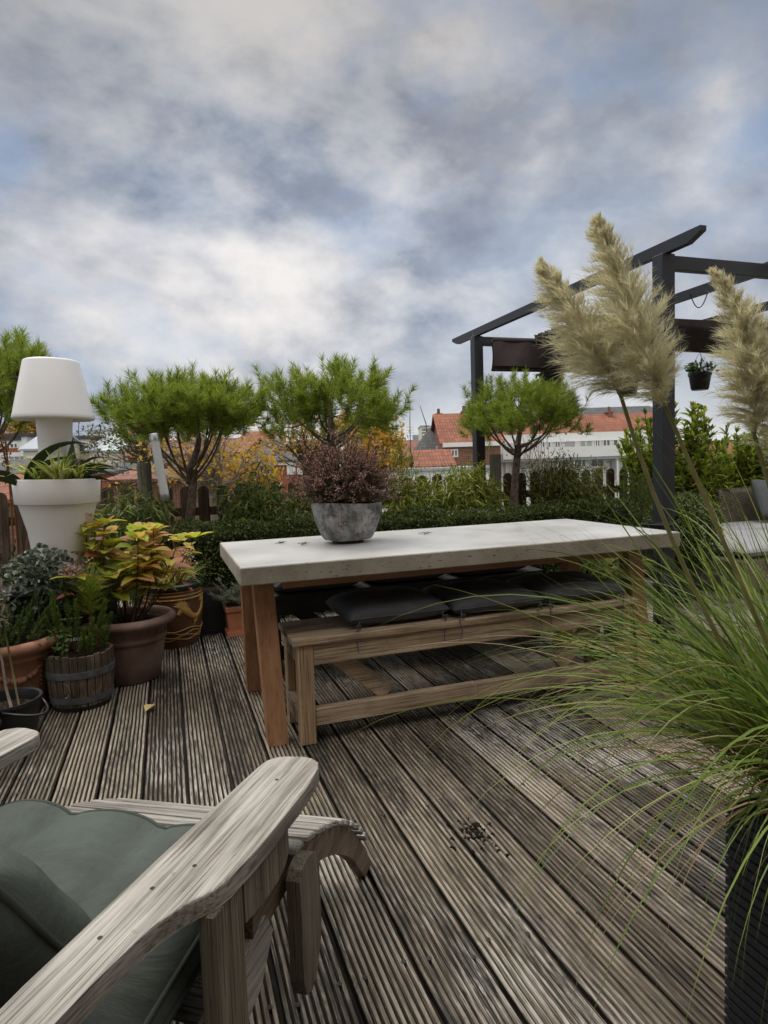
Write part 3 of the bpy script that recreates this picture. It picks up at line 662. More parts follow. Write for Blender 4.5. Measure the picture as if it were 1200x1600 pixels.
for y in (PYN, PYF):
    for off in (-.062,):
        for xa, xb in ((PX-.25 if y == PYF else PX+.047, PX2-.047),):
            mb = MB(); mb.box((PX+.047, y-.022, PZ-.088), (PX2-.047, y+.022, PZ-.004), bev=.003); mb.build('beam', M['pergola'], pg)
# folded canvas hanging at the far beam
for (xa, xb) in ((PX+.10, PX+1.95), (PX+3.55, PX2-.06)):
    mb = MB(); nx, nz = 40, 14; V = []
    for i in range(nx+1):
        for j in range(nz+1):
            t = j/nz; x = xa+(xb-xa)*i/nx
            y = PYF-.10-.018*math.sin(t*math.pi)-.008*math.sin(i*.9+3*t)-.015*t*math.sin(i*.37)
            V.append((x, y, PZ-.06-.265*t-.012*math.sin(math.pi*i/nx)*t))
    Fq = [(i*(nz+1)+j, i*(nz+1)+j+1, (i+1)*(nz+1)+j+1, (i+1)*(nz+1)+j) for i in range(nx) for j in range(nz)]
    mb.add(V, Fq)
    V2 = [(x, y-.035-.02*math.sin(math.pi*((z-PZ)/.3)), z+.03) for x, y, z in V]; mb.add(V2, Fq)
    mb.tube([(xa, PYF-.105, PZ-.33), (xb, PYF-.105, PZ-.33)], .014, 8); mb.tube([(xa, PYF-.12, PZ-.05), (xb, PYF-.12, PZ-.05)], .02, 8)
    mb.build('canvas_shade', M['canvas'], pg, True)
# canvas folded up on the far rafters (upper folds)
mb = MB(); xa, xb = PX+.5, PX2-.06
for q in range(8):
    y = PYF-.25-.11*q; V = []
    for i in range(31):
        x = xa+(xb-xa)*i/30
        for z, dy in ((PZ-.01, -.03), (PZ-.07-.02*math.sin(i*.5+q), -.015), (PZ-.125-.03*math.sin(i*.4+q*2), 0), (PZ-.07, .018), (PZ-.01, .04)): V.append((x, y+dy, z))
    mb.add(V, [(i*5+j, i*5+j+1, i*5+5+j+1, i*5+5+j) for i in range(30) for j in range(4)])
mb.build('canvas_folds', M['canvas'], pg, True)
mb = MB(); mb.tube(curve((PX+.9, 3.9, PZ+.0), (PX+.98, 3.82, PZ-.01), (0, 0, -.10), 12), .004, 6); mb.build('cord_loop', M['pergola'], pg, True)
mb = MB(); mb.tube(curve((PX-.055, PYF-.06, PZ+.03), (PX-.052, PYF-.02, PZ-.13), (-.03, 0, -.03), 10), .003, 5); mb.build('tie_cord', M['rope'], pg, True)

# ================================================================== ADIRONDACK CHAIR (local: x right, y forward)
CH = (-.225, 1.134, 0); CR = R(-35)
ch = thing('adirondack_chair', 'weathered silver grey wooden adirondack armchair with wide arms', 'chair', CH, CR)
def smooth_outline(pts, it=2):
    for _ in range(it):
        q = []
        for i in range(len(pts)):
            a, b = np.array(pts[i], float), np.array(pts[(i+1) % len(pts)], float); q += [tuple(a*.75+b*.25), tuple(a*.25+b*.75)]
        pts = q
    return pts
AZ = .55
def arm(sgn):
    pts = [(.222, -.45), (.215, -.25), (.217, .0), (.226, .20), (.231, .338), (.252, .366), (.312, .376), (.347, .352), (.360, .25), (.358, .06), (.350, -.035), (.322, -.075), (.302, -.13), (.292, -.25), (.288, -.45)]
    out = []
    for i, p in enumerate(pts):
        q = pts[i-1]; r_ = pts[(i+1) % len(pts)]
        a = np.array(p)*.80+np.array(q)*.20 if 4 <= i <= 14 else np.array(p); b = np.array(p)*.80+np.array(r_)*.20 if 4 <= i <= 14 else np.array(p)
        out += [tuple(a), tuple(b)]
    sh = -.02 if sgn < 0 else .0
    out = [((x*sgn - (0.108 if sgn < 0 else 0)), y) for x, y in out]
    if sgn < 0: out = out[::-1]
    mb = MB(); n = len(out); c = np.mean(out, 0)
    rings = [(AZ-.030, .0), (AZ-.004, 0.), (AZ-.0012, .0012), (AZ, .004)]
    V = []
    for z, ins in rings:
        for p in out:
            d = (np.array(p)-c); L = np.linalg.norm(d); V.append((*(c+d*(1-ins/L*1.0)), z))
    Fs = [tuple(range(n-1, -1, -1)), tuple(range(3*n, 4*n))]
    for k in range(3): Fs += [(k*n+i, k*n+(i+1) % n, (k+1)*n+(i+1) % n, (k+1)*n+i) for i in range(n)]
    mb.add(V, Fs); o = mb.build('arm', M['teak'], ch)
    for (x, y) in ((.29, .27), (.285, .0), (.255, -.06), (.25, -.16)):
        mb = MB(); xx = x*sgn-(.108 if sgn < 0 else 0); a = np.linspace(0, 2*math.pi, 8, endpoint=False)
        mb.add([(xx+.0035*math.cos(q), y+.0035*math.sin(q), AZ+.0006) for q in a], [tuple(range(8))]); mb.build('screw', M['iron_dark'], o)
arm(1); arm(-1)
XR, XL = .372, -.480          # outer leg faces
for xo, s_ in ((XR-.042, 1), (XL+.042, -1)):
    mb = MB(); x0, x1 = sorted((xo+.005*s_-.013, xo+.005*s_+.013)); mb.box((x0, -.055, 0), (x1, .028, AZ-.031), bev=.003); o = mb.build('leg', M['teak_z'], ch)
    for z in (.20, .26):
        for y in (-.035, .008):
            xf = x1+.0006 if s_ > 0 else x0-.0006; a = np.linspace(0, 2*math.pi, 8, endpoint=False); mb = MB(); mb.add([(xf, y+.005*math.cos(q), z+.005*math.sin(q)) for q in a], [tuple(range(8))]); mb.build('screw', M['iron_dark'], o)
    br_ = [(.0285, AZ-.031), (.185, AZ-.031), (.187, AZ-.078), (.172, AZ-.096), (.14, AZ-.106), (.09, AZ-.108), (.0285, AZ-.10)]
    mb = MB(); mb.prism(br_, 'x', x0-.002, x1+.002); mb.build('arm_bracket', M['teak_z'], ch)
    # seat side rail, sloping down towards the back
    xr = (x0-.030 if s_ > 0 else x1+.002)
    pts = [(.15, .37), (.17, .33), (.12, .265), (-.62, .01), (-.70, .0), (-.70, .05), (-.45, .17), (-.05, .315)]
    mb = MB(); mb.prism(pts, 'x', xr, xr+.028); mb.build('side_rail', M['teak'], ch)
mb = MB()
xa, xb = XL+.06, XR-.065
for k in range(9):
    y = .135-.062*k; z = .372-.0245*k*.98-.004; mb.bar((xa, y, z), (xb, y, z), .055, .019, up=(0, -.36, .93))
mb.build('seat', M['teak_x'], ch)
for k in range(5):
    x = xa+.06+(xb-xa-.12)*k/4; top = .98+.06*math.cos((k-2)*.7); mb = MB()
    a = Vector((x+(k-2)*.0, -.40, .20)); b_ = Vector((x+(k-2)*.02, -.40-(top-.2)*.42, top)); mb.bar(a, b_, .095, .02, up=(0, .92, .38)); mb.build('back_slat', M['teak'], ch)
mb = MB(); mb.bar((xa-.06, -.52, .50), (xb+.06, -.52, .50), .07, .022, up=(0, 0, 1)); mb.build('back_rail', M['teak_x'], ch)
# seat cushion with stitched channels
sc_ = thing('seat_cushion', 'sage green seat cushion with stitched channels on the adirondack chair', 'cushion', tuple(Matrix.Translation(CH) @ Matrix.Rotation(CR, 4, 'Z') @ Vector((-.030, -.045, .335))), CR, None, (R(11), 0, CR))
mb, path = cushion_mb(.625, .60, .125, 48, 5., .003, 0, 11, flat=.35)
V = mb.v[0]; n = 48
def channels(V):
    x = V[:, 0]/.3125; ch_ = np.abs(np.sin((x+1)/2*math.pi*3)); f = .52+.48*ch_**.42
    V = V.copy(); z0 = .044; V[:, 2] = np.where(V[:, 2] > z0, z0+(V[:, 2]-z0)*f, V[:, 2]); front = np.clip((V[:, 1]-.1)/.2, 0, 1); V[:, 1] += front*(-.018+.018*ch_**.6)
    V[:, 0] *= 1; return V
mb.v[0] = channels(mb.v[0]); mb.v[1][:, 1] = mb.v[0][:, 1]; path = channels(path)
mb.build('pad', M['greenfab'], sc_, True)
g48 = V[:, :].copy() if False else mb.v[0]
def ring(Vg, n, k): return np.array([Vg[a*n+b] for a, b in [(i, k) for i in range(k, n-k)]+[(n-1-k, j) for j in range(k+1, n-k)]+[(i, n-1-k) for i in range(n-k-2, k-1, -1)]+[(k, j) for j in range(n-k-2, k-1, -1)]])
top_ring = ring(g48, 48, 4)+np.array([0, 0, .001])
mb = MB(); mb.tube(path+np.array([0, 0, .004]), .0048, 8); mb.tube(top_ring, .0046, 8); mb.build('piping', M['greenpipe'], sc_, True)
# back pillow
Mp = Matrix.Translation(CH) @ Matrix.Rotation(CR, 4, 'Z') @ Matrix.Translation((-.09, -.222, .455)) @ Matrix.Rotation(R(-58), 4, 'X')
bp = thing('back_pillow', 'plump sage green pillow with dark piping leaning on the chair back', 'pillow'); bp.matrix_world = Mp
mb, path = cushion_mb(.52, .38, .19, 40, 3.2, .006, 0, 21, flat=.5); mb.build('pad', M['greenfab'], bp, True)
mb = MB(); mb.tube(path, .0055, 8); mb.build('piping', M['greenpipe'], bp, True)
# long back pad hanging behind the pillow and over the rear of the seat
bk = thing('back_pad', 'dark green long back pad under the plump pillow, piped at its edges', 'cushion'); bk.matrix_world = Matrix.Translation(CH) @ Matrix.Rotation(CR, 4, 'Z') @ Matrix.Translation((-.06, -.515, .54)) @ Matrix.Rotation(R(-67), 4, 'X')
mb, path = cushion_mb(.60, .62, .12, 36, 5., .006, 0, 31, flat=.4); mb.build('pad', M['greenfab'], bk, True)
mb = MB(); mb.tube(path, .0048, 8); mb.build('piping', M['greenpipe'], bk, True)

# ================================================================== FOOTSTOOL with waterfall slats (local: x right, y forward)
FR_ = R(-31.5); ft = thing('footstool', 'curved slatted teak footstool in front of the adirondack chair', 'footstool', (0, 0, 0), FR_)
xr0, xl0 = -.462, -1.05
prof = [(1.095, .413), (1.163, .397), (1.234, .373), (1.29, .351), (1.348, .325), (1.415, .291), (1.478, .250), (1.54, .204), (1.59, .158), (1.622, .120)]
pa = np.array(prof); seg = np.concatenate([[0], np.cumsum(np.linalg.norm(np.diff(pa, axis=0), axis=1))])
def at_len(s_): return np.array([np.interp(s_, seg, pa[:, 0]), np.interp(s_, seg, pa[:, 1])])
mb = MB(); s_ = .0
while s_ < seg[-1]-.015:
    wdt = .050 if s_ < .20 else .030; gap_ = .021
    c0, c1 = at_len(s_), at_len(min(s_+wdt, seg[-1])); tn = (c1-c0)/np.linalg.norm(c1-c0); c = (c0+c1)/2
    mb.bar((xl0, c[0], c[1]), (xr0+.016, c[0], c[1]), wdt, .014, up=(0, -tn[1], tn[0]), bev=.003); s_ += wdt+gap_
mb.build('slats', M['teak_x'], ft)
def rail(x0, back):
    ext = ([(.94, .405), (1.02, .400)] if back else [])+[(a, z-.0115) for a, z in prof]+[(1.655, .075), (1.690, .020), (1.702, .001)]
    e = np.array(ext); bot = []
    for i in range(len(e)):
        tn = e[min(i+1, len(e)-1)]-e[max(i-1, 0)]; tn = tn/np.linalg.norm(tn); wd = .060
        bot.append((e[i, 0]+tn[1]*wd, max(.001, e[i, 1]-tn[0]*wd)))
    bot[-1] = (1.655, .001)
    mb = MB(); mb.prism(ext+bot[::-1], 'x', x0-.013, x0+.013); return mb.build('side_rail', M['teak_brown'], ft)
rail(xr0-.014, True); rail(xl0+.03, False)
for x in (xr0+.030, xl0-.016):
    pts = [(1.055, .165), (1.085, .150), (1.115, .165), (1.145, .215), (1.150, .26), (1.150, .372), (1.142, .388), (1.120, .402), (1.085, .410), (1.058, .405), (1.045, .39), (1.045, .20)]
    mb = MB(); mb.prism(pts, 'x', x-.0135, x+.0135); mb.build('leg', M['teak_z'], ft)

# ================================================================== FALLEN LEAF, DIRT
def fallen():
    mb = MB(); n = 8; V = []
    for i in range(n+1):
        t = i/n; w = .028*math.sin(math.pi*t**.6)**.9*(1-.2*t); z = .006+.012*math.sin(t*3)
        for s_ in (-1, 0, 1): V.append((s_*w+.006*t*t, -.045+.085*t, z+abs(s_)*.012*(1-.5*t)))
    mb.add(V, [(i*3+j, i*3+j+1, i*3+4+j, i*3+3+j) for i in range(n) for j in (0, 1)])
    mb.tube([(.0, -.045, .006), (-.004, -.07, .003), (.002, -.09, .008)], .0013, 5)
    tag(mb.build('fallen_leaf', plain('pale_yellow_leaf', (.46, .38, .17), .6, .3, .2, 40), loc=(-.137, 3.205, .002), rz=2.9), 'single pale yellow leaf lying on the deck near the barrel pot', 'leaf')
fallen()
mb = MB()
for k in range(60):
    c = np.array([.84, 1.715, .0])+rng.normal(size=3)*np.array([.017, .027, 0]); r = rng.uniform(.0018, .0065)*(1 if k > 3 else 2.6); c[:2] += (0 if k < 30 else rng.normal(size=2)*.05)
    mb.lathe([(.001, .003+r*.06), (r*.6, .0025+r*.05), (r, .0005), (r*.95, -.006)], 11, c, wob=lambda V: V+rng.normal(size=V.shape)*np.array([.22*r, .22*r, .0006]))
tag(mb.build('dirt_clump', M['mud'], None, True), 'patch of dark crumbled soil dropped on the deck', 'dirt')

# ================================================================== POTS ON THE LEFT
def soil(t, r, z): MB_ = MB(); MB_.disc(r, (0, 0, z), jit=.012); MB_.build('soil', M['soil'], t)
def brush(mb, P0, D, L, nl=.028, n=150, w=.0026, taper=.6, drp=0.):
    """shoot with needle leaves all round"""
    D = np.array(D)/np.linalg.norm(D); t = rng.uniform(0, 1, n)**.8
    P = np.array(P0)+D*L*t[:, None]-np.array([0, 0, 1.])*(drp*L*t**2)[:, None]
    rad = rng.normal(size=(n, 3)); rad -= (rad@D)[:, None]*D; rad /= np.linalg.norm(rad, axis=1)[:, None]
    ang = .95-.65*t[:, None]**2
    mb.leafs(P, D*np.cos(ang)+rad*np.sin(ang), nl*rng.uniform(.7, 1.1, n)*(1-.25*t), w, .05, 2, 'lance')
def stem(mb, a, b, r=.004, sag=(0, 0, 0), n=6): mb.tube(curve(a, b, sag, n), np.linspace(r, r*.6, n), 6)

# big terracotta pot with swags
tp = thing('potted_euphorbia', 'wide terracotta pot with raised garland, planted with feathery shoots', 'potted plant', (-.80, 3.54, 0), R(20))
mb = MB(); mb.lathe([(0, .0), (.165, .0), (.172, .01), (.190, .10), (.208, .20), (.218, .262), (.228, .268), (.232, .280), (.226, .292), (.238, .300), (.262, .312), (.272, .328), (.272, .345), (.260, .360), (.240, .362), (.232, .350), (.225, .30)], 72)
autosmooth(mb.build('pot', M['terra'], tp), 50)
mb = MB()
for k in range(6):
    a0 = k*math.pi/3+.15
    for i in range(15):
        t = i/14; a = a0+t*math.pi/3; z = .235-.055*math.sin(t*math.pi); r = .196+.06*(z-.13)+.004; c = np.array([r*math.cos(a), r*math.sin(a), z])+rng.normal(size=3)*.003
        q = .012+.006*math.sin(t*math.pi); mb.lathe([(0, -q), (q*.7, -q*.7), (q, 0), (q*.7, q*.7), (0, q)], 7, c)
    for i in range(6):
        z = .235-.02*i; r = .201+.045*(z-.13); c = (r*math.cos(a0), r*math.sin(a0), z); q = .012-.0012*i; mb.lathe([(0, -q), (q*.7, -q*.7), (q, 0), (q*.7, q*.7), (0, q)], 7, c)
mb.build('garland_relief', M['terra'], tp, True); soil(tp, .228, .315)
mb = MB(); ms = MB()
for k in range(46):
    a = rng.uniform(0, 6.28); r = .19*math.sqrt(rng.uniform()); b0 = np.array([r*math.cos(a), r*math.sin(a), .315]); h = rng.uniform(.10, .34)*(1.1-.5*r/.2)
    D = np.array([.8*math.cos(a)*r/.2, .8*math.sin(a)*r/.2, 1.0])+rng.normal(size=3)*.15; D /= np.linalg.norm(D); e = b0+D*h
    stem(ms, b0, e, .0035); brush(mb, b0+D*h*.3, D, h*.8, .036, 330, .0036)
ms.build('stems', M['twig'], tp); mb.build('foliage', M['spurge'], tp)

# black pots with a dry staked plant
bpz = thing('potted_dry_plant', 'black plastic pot holding a tall withered stem tied to a cane', 'potted plant', (-.705, 3.085, 0))
mb = MB(); mb.lathe([(0, .0), (.105, .0), (.112, .01), (.128, .12), (.132, .165), (.142, .170), (.146, .182), (.142, .192), (.130, .190), (.124, .16), (.118, .10)], 48); autosmooth(mb.build('pot', M['blackpot'], bpz), 50)
soil(bpz, .12, .145)
mb = MB(); mb.tube(curve((.146, -.02, .175), (.02, -.146, .175), (.09, -.09, -.015), 10), .006, 6); mb.build('handle', M['blackpot'], bpz, True)
mb = MB(); mb.tube([(.03, -.03, .14), (.012, -.026, .25), (.005, -.02, .36), (-.012, -.02, .46), (-.006, -.02, .56), (.004, -.02, .66)], [.0062, .0055, .005, .0048, .0042, .003], 7); mb.build('stem', M['barepale'], bpz, True)
mb = MB(); mb.tube([(.055, -.015, .14), (.012, -.012, .60)], .004, 6); mb.build('cane', M['cane'], bpz, True)
mb = MB(); mb.tube([(-.012, -.02, .505), (.014, -.024, .505), (.02, -.01, .508), (-.01, -.006, .508), (-.014, -.02, .505)], .002, 5); mb.build('tie', M['blackpot'], bpz)
mb = MB(); q = 90; P = np.stack([rng.normal(size=q)*.03, -.02+rng.normal(size=q)*.03, rng.uniform(.50, .72, q)], -1); mb.leafs(P, rng.normal(size=(q, 3))+np.array([0, 0, -.4]), rng.uniform(.02, .05, q), .010, .3, 3, 'lance')
for k in range(26): stem(mb, (0, -.02, .55+.004*k), np.array([0, -.02, .58+.004*k])+rng.normal(size=3)*.035, .0011)
mb.build('dry_leaves', leaf('withered_leaves', [(.10, .085, .065), (.18, .155, .12), (.26, .23, .18)], .2, .8), bpz)
bq = thing('plant_pot', 'low empty black plastic pot at the left edge of the deck', 'pot', (-.80, 2.835, 0))
mb = MB(); mb.lathe([(0, .0), (.095, .0), (.10, .01), (.118, .12), (.120, .150), (.128, .155), (.131, .165), (.127, .174), (.116, .172), (.11, .14), (.09, .02), (0, .02)], 48); autosmooth(mb.build('pot', M['blackpot'], bq), 50)
mb = MB(); mb.disc(.112, (0, 0, .12), jit=.01); mb.build('soil', M['soil'], bq)

# half barrel with seedlings
bl = thing('barrel_planter', 'small half barrel planter with iron hoops and mixed seedlings', 'potted plant', (-.455, 3.475, 0), R(10))
mb = MB(); ns = 26
for k in range(ns):
    a0, a1 = k*2*math.pi/ns+.012, (k+1)*2*math.pi/ns-.012; V = []; topz = .272+rng.normal()*.004
    for z, r in ((.022, .139), (.10, .150), (.18, .156), (topz, .158)):
        for rr in (r, r-.016): V += [(rr*math.cos(a), rr*math.sin(a), z) for a in (a0, a1)]
    Fs = [(0, 2, 3, 1), (12, 13, 15, 14)]
    for i in range(3):
        b = i*4; Fs += [(b, b+1, b+5, b+4), (b+2, b+6, b+7, b+3), (b, b+4, b+6, b+2), (b+1, b+3, b+7, b+5)]
    mb.add(V, Fs)
mb.build('staves', M['stave'], bl)
for z, r, h in ((.165, .1565, .032), (.040, .1425, .030)):
    mb = MB(); mb.lathe([(r-.004, z), (r+.002, z), (r+.0035+.001, z+h), (r-.002, z+h)], 56); autosmooth(mb.build('hoop', M['hoop'], bl), 50)
mb = MB(); mb.lathe([(0, 0), (.134, 0), (.136, .02), (.120, .024), (0, .024)], 48); mb.build('base', M['blackpot'], bl)
mb = MB(); a = math.radians(-122); mb.tube([(.160*math.cos(a+d), .160*math.sin(a+d), .11+dz) for d, dz in ((0, .045), (.12, .03), (.16, 0), (.12, -.025), (.02, -.03))], .0018, 6); mb.build('wire_handle', M['alu'], bl, True)
soil(bl, .142, .245)
mb = MB(); ms = MB(); m2 = MB(); mbr = MB()
# pine seedling with long needles at the back
top = np.array([.075, .06, .60]); stem(ms, (.05, .04, .245), top, .005)
for k in range(420):
    t = rng.uniform(.5, 1.); P = np.array([.05, .04, .245])*(1-t)+top*t; D = rng.normal(size=3)*.75; D[2] = abs(D[2])*.9+.25; m2.leafs([P], [D], rng.uniform(.09, .16), .0036, .06, 3, 'needle')
for (dx, dy, h, n_) in ((-.075, -.01, .30, 300), (-.085, -.02, .22, 250), (.06, -.06, .16, 220), (.10, -.03, .24, 260), (-.03, .06, .27, 260), (.02, -.09, .13, 200), (.115, .05, .22, 240), (-.12, .03, .18, 220), (.0, .02, .24, 200), (.13, -.06, .12, 200), (.05, -.11, .10, 180), (.14, .0, .17, 240)):
    b0 = np.array([dx*.7, dy*.7, .245]); D = np.array([dx*2.2, dy*2.2, 1.]); D /= np.linalg.norm(D); stem(ms, b0, b0+D*h, .003); brush(mb, b0+D*h*.25, D, h*.85, .036, int(n_*1.5), .0038)
for (dx, dy, h) in ((.055, .0, .25), (-.045, .0, .14), (.085, -.05, .12)):
    b0 = np.array([dx, dy, .25+h*.3]); brush(mbr, b0, (dx, dy, 1.), h*.6, .026, 130, .0024)
ms.build('stems', M['twig'], bl); mb.build('foliage', M['spurge2'], bl); m2.build('pine_seedling', M['needle'], bl); mbr.build('dead_needles', M['brown'], bl)
mb = MB(); q = 70; P = np.stack([-.08+rng.normal(size=q)*.035, -.06+rng.normal(size=q)*.03, .26+rng.uniform(0, .14, q)], -1); mb.leafs(P, rng.normal(size=(q, 3))+np.array([0, 0, .2]), rng.uniform(.018, .034, q), .016, .2, 3, 'ovate', fold=.2); mb.build('small_leaves', M['seed'], bl)

# hydrangea
hy_ = thing('potted_hydrangea', 'hydrangea in yellow and orange autumn leaf in a brown terracotta pot', 'potted plant', (-.245, 3.80, 0))
mb = MB(); mb.lathe([(0, 0), (.150, 0), (.158, .008), (.176, .10), (.192, .20), (.196, .222), (.203, .226), (.205, .238), (.198, .246), (.204, .285), (.214, .300), (.245, .310), (.256, .324), (.255, .340), (.243, .354), (.225, .357), (.212, .345), (.205, .30)], 72); autosmooth(mb.build('pot', M['terra2'], hy_), 50)
mb = MB()
for k in range(34):
    a = k*2*math.pi/34; P = [(.199*math.cos(a+d), .199*math.sin(a+d), z) for d, z in ((0, .288), (.05, .278), (.075, .265), (.085, .255))]; mb.tube(P, [.006, .010, .009, .005], 6)
mb.build('rope_relief', M['terra2'], hy_, True); soil(hy_, .208, .318)
ms = MB(); ml = MB(); mr = MB()
def leafpair(P, az, L, el, target, spread=2, dr=.35):
    for s_ in range(spread):
        a = az+s_*2*math.pi/spread+rng.normal()*.15; D = np.array([math.cos(a)*math.cos(el), math.sin(a)*math.cos(el), math.sin(el)])
        Nn = np.array([-math.cos(a)*math.sin(el), -math.sin(a)*math.sin(el), math.cos(el)])+rng.normal(size=3)*.22
        l = L*rng.uniform(.8, 1.1); target.leafs([np.array(P)+D*.012], [D], l, l*.62, dr+rng.normal()*.1, 6, 'ovate', N=Nn, fold=.22)
for k in range(31):
    a = rng.uniform(0, 6.28); r = rng.uniform(.02, .13); b0 = np.array([r*math.cos(a)*.8, r*math.sin(a)*.8, .318]); h = rng.uniform(.16, .58)
    lean = rng.uniform(.15, .55) if h < .45 else rng.uniform(.02, .28)
    e = b0+np.array([math.cos(a)*lean*h*1.3+.03, math.sin(a)*lean*h*.9, h]); stem(ms, b0, e, .004, (math.cos(a)*.03, math.sin(a)*.03, 0))
    nn = max(2, int(h/.085)); az0 = rng.uniform(0, 3)
    for i in range(nn):
        t = .45+.55*(i+1)/nn; P = b0*(1-t)+e*t; leafpair(P, az0+i*1.57, .136*(1.12-.40*(t-.45)), .15+.5*(t-.4), ml if (rng.uniform() > .08) else mr)
    leafpair(e, rng.uniform(0, 3), .085, .75, ml, 4, .3)
# long stem to the left carrying red leaves and a faded flower head
e = np.array([-.225, -.235, .615]); stem(ms, (-.10, -.08, .32), e, .0035, (-.03, -.03, .02)); leafpair(np.array([-.215, -.225, .53]), .25, .13, .15, mr); leafpair(np.array([-.20, -.22, .56]), 2.0, .075, .3, ml)
leafpair(e, .4, .105, .35, ml, 4, .4)
mfh = MB(); q = 260; P = e+np.array([0, 0, .045])+rng.normal(size=(q, 3))*np.array([.032, .032, .017]); mfh.leafs(P, rng.normal(size=(q, 3)), .013, .011, 0, 2, 'ovate')
ms.build('stems', M['twig'], hy_, True); ml.build('leaves', M['hyd'], hy_); mr.build('red_leaves', M['hydred'], hy_); mfh.build('flower_head', M['hydpink'], hy_)

# glazed dragon pot
dp = thing('glazed_pot', 'brown glazed pot with ochre dragon relief, holding grassy green leaves', 'potted plant', (-.005, 4.46, 0))
def rpot(z): return np.interp(z, [0, .03, .12, .24, .32, .36, .385], [.150, .158, .182, .198, .192, .180, .174])
mb = MB(); mb.lathe([(0, 0)]+[(float(rpot(z)), z) for z in np.linspace(0, .372, 30)], 72); autosmooth(mb.build('pot', M['glaze'], dp), 50)
mb = MB(); mb.lathe([(.174, .372), (.190, .376), (.206, .392), (.208, .405), (.200, .414), (.186, .412), (.174, .400), (.168, .36), (.165, .30)], 72); autosmooth(mb.build('rim', M['greenglaze'], dp), 50); soil(dp, .168, .35)
mb = MB()
def ridge(z, amp=0., fr=0., ph=0., r=.006, a0=0, a1=2*math.pi):
    aa = np.linspace(a0, a1, 90); P = [((rpot(z+amp*math.sin(fr*a+ph))+.001)*math.cos(a), (rpot(z+amp*math.sin(fr*a+ph))+.001)*math.sin(a), z+amp*math.sin(fr*a+ph)) for a in aa]; mb.tube(P, r, 6)
for z in (.362, .340, .318): ridge(z)
ridge(.118, .010, 5, 0, .004); ridge(.096, .010, 7, 1, .004); ridge(.075, .008, 6, 2, .004); ridge(.055, .006, 8, .5, .004)
def onpot(pts, r):
    P = []
    for a, z in pts: P.append(((rpot(z)+.0005)*math.cos(a), (rpot(z)+.0005)*math.sin(a), z))
    P = np.array(P); r = np.broadcast_to(np.asarray(r, float), (len(P),)); nn = P*[1, 1, 0]; nn /= np.linalg.norm(nn, axis=1)[:, None]; T = np.gradient(P, axis=0); T /= np.linalg.norm(T, axis=1)[:, None]+1e-9
    Sv = np.cross(T, nn); V = np.stack([P-Sv*r[:, None]-nn*.001, P-Sv*r[:, None]*.75+nn*.0035, P+nn*.005, P+Sv*r[:, None]*.75+nn*.0035, P+Sv*r[:, None]-nn*.001], 1).reshape(-1, 3)
    mb.add(V, [(i*5+j, i*5+j+1, i*5+6+j, i*5+5+j) for i in range(len(P)-1) for j in range(4)])
for a00 in (R(-50), R(70), R(190)):
    # serpentine body, legs, mane as raised relief
    tt = np.linspace(0, 1, 34); az = a00-.42+1.45*tt; zz = .245-.085*np.sin(tt*6.0-.5)*(.35+.65*tt)
    onpot(list(zip(az, zz)), np.interp(tt, [0, .12, .4, .8, 1], [.017, .023, .019, .012, .003]))
    for t0, s_ in ((.22, -1), (.45, 1), (.68, -1)):
        i = int(t0*33); onpot([(az[i], zz[i]), (az[i]-.05, zz[i]-s_*.03), (az[i]-.14, zz[i]-s_*.043)], [.013, .010, .006])
        for d in (-.05, 0, .05): onpot([(az[i]-.12, zz[i]-s_*.043), (az[i]-.17, zz[i]-s_*.043+d*.5)], [.006, .002])
    for d in np.linspace(-.3, 2.6, 10): onpot([(az[0], zz[0]), (az[0]+.13*math.cos(d), zz[0]+.03*math.sin(d)), (az[0]+.27*math.cos(d+.12), zz[0]+.055*math.sin(d+.12))], [.014, .009, .002])
    onpot([(az[0]+.02, zz[0]), (az[0]-.10, zz[0]-.035), (az[0]-.16, zz[0]-.03)], [.02, .014, .005])
mb.build('dragon_relief', M['gold'], dp, True)
mb = MB(); q = 130; a = rng.uniform(0, 6.28, q); mb.blades(np.stack([.05*np.cos(a)+.02, .05*np.sin(a)+.02, np.full(q, .35)], -1), a, rng.uniform(.9, 1.5, q), rng.uniform(-.9, .6, q), rng.uniform(.18, .36, q), .010, 8); mb.build('grassy_leaves', M['spider'], dp)
mf = MB(); ms = MB(); ml = MB()
for (ex, ey, ez) in ((.085, -.07, .60), (.06, -.12, .53)):
    e = np.array([ex, ey, ez]); stem(ms, (.02, -.03, .35), e, .003)
    q = 210; P = e+rng.normal(size=(q, 3))*np.array([.030, .028, .020]); mf = MB(); mf.leafs(P, rng.normal(size=(q, 3)), .017, .014, 0, 2, 'ovate'); mf.build('flower_head', M['pinkfl'], dp)
    leafpair(e-np.array([0, 0, .06]), .3, .07, .0, ml, 2); leafpair(e-np.array([0, 0, .10]), 1.2, .09, -.3, ml, 3)
ms.build('stems', M['twig'], dp); ml.build('red_leaves', M['hydred'], dp)

# dark ribbed box planters
def ribbed(t, x0, y0, x1, y1, h, n):
    mb = MB()
    for k in range(n):
        z0 = h*k/n; z1 = h*(k+1)/n; e = .006; mb.box((x0, y0, z0+.0005), (x1, y1, z1-e)); mb.box((x0+e, y0+e, z1-e-.0004), (x1-e, y1-e, z1+.0002))
    mb.build('planter', M['ribbed'], t)
rb = thing('ribbed_planter', 'dark square planter with horizontal ribs beside the orange clay trough', 'planter', (.235, 4.65, 0), R(8))
ribbed(rb, -.115, -.085, .115, .085, .30, 16); mb = MB(); mb.box((-.10, -.07, .295), (.10, .07, .304)); mb.build('soil', M['soil'], rb)
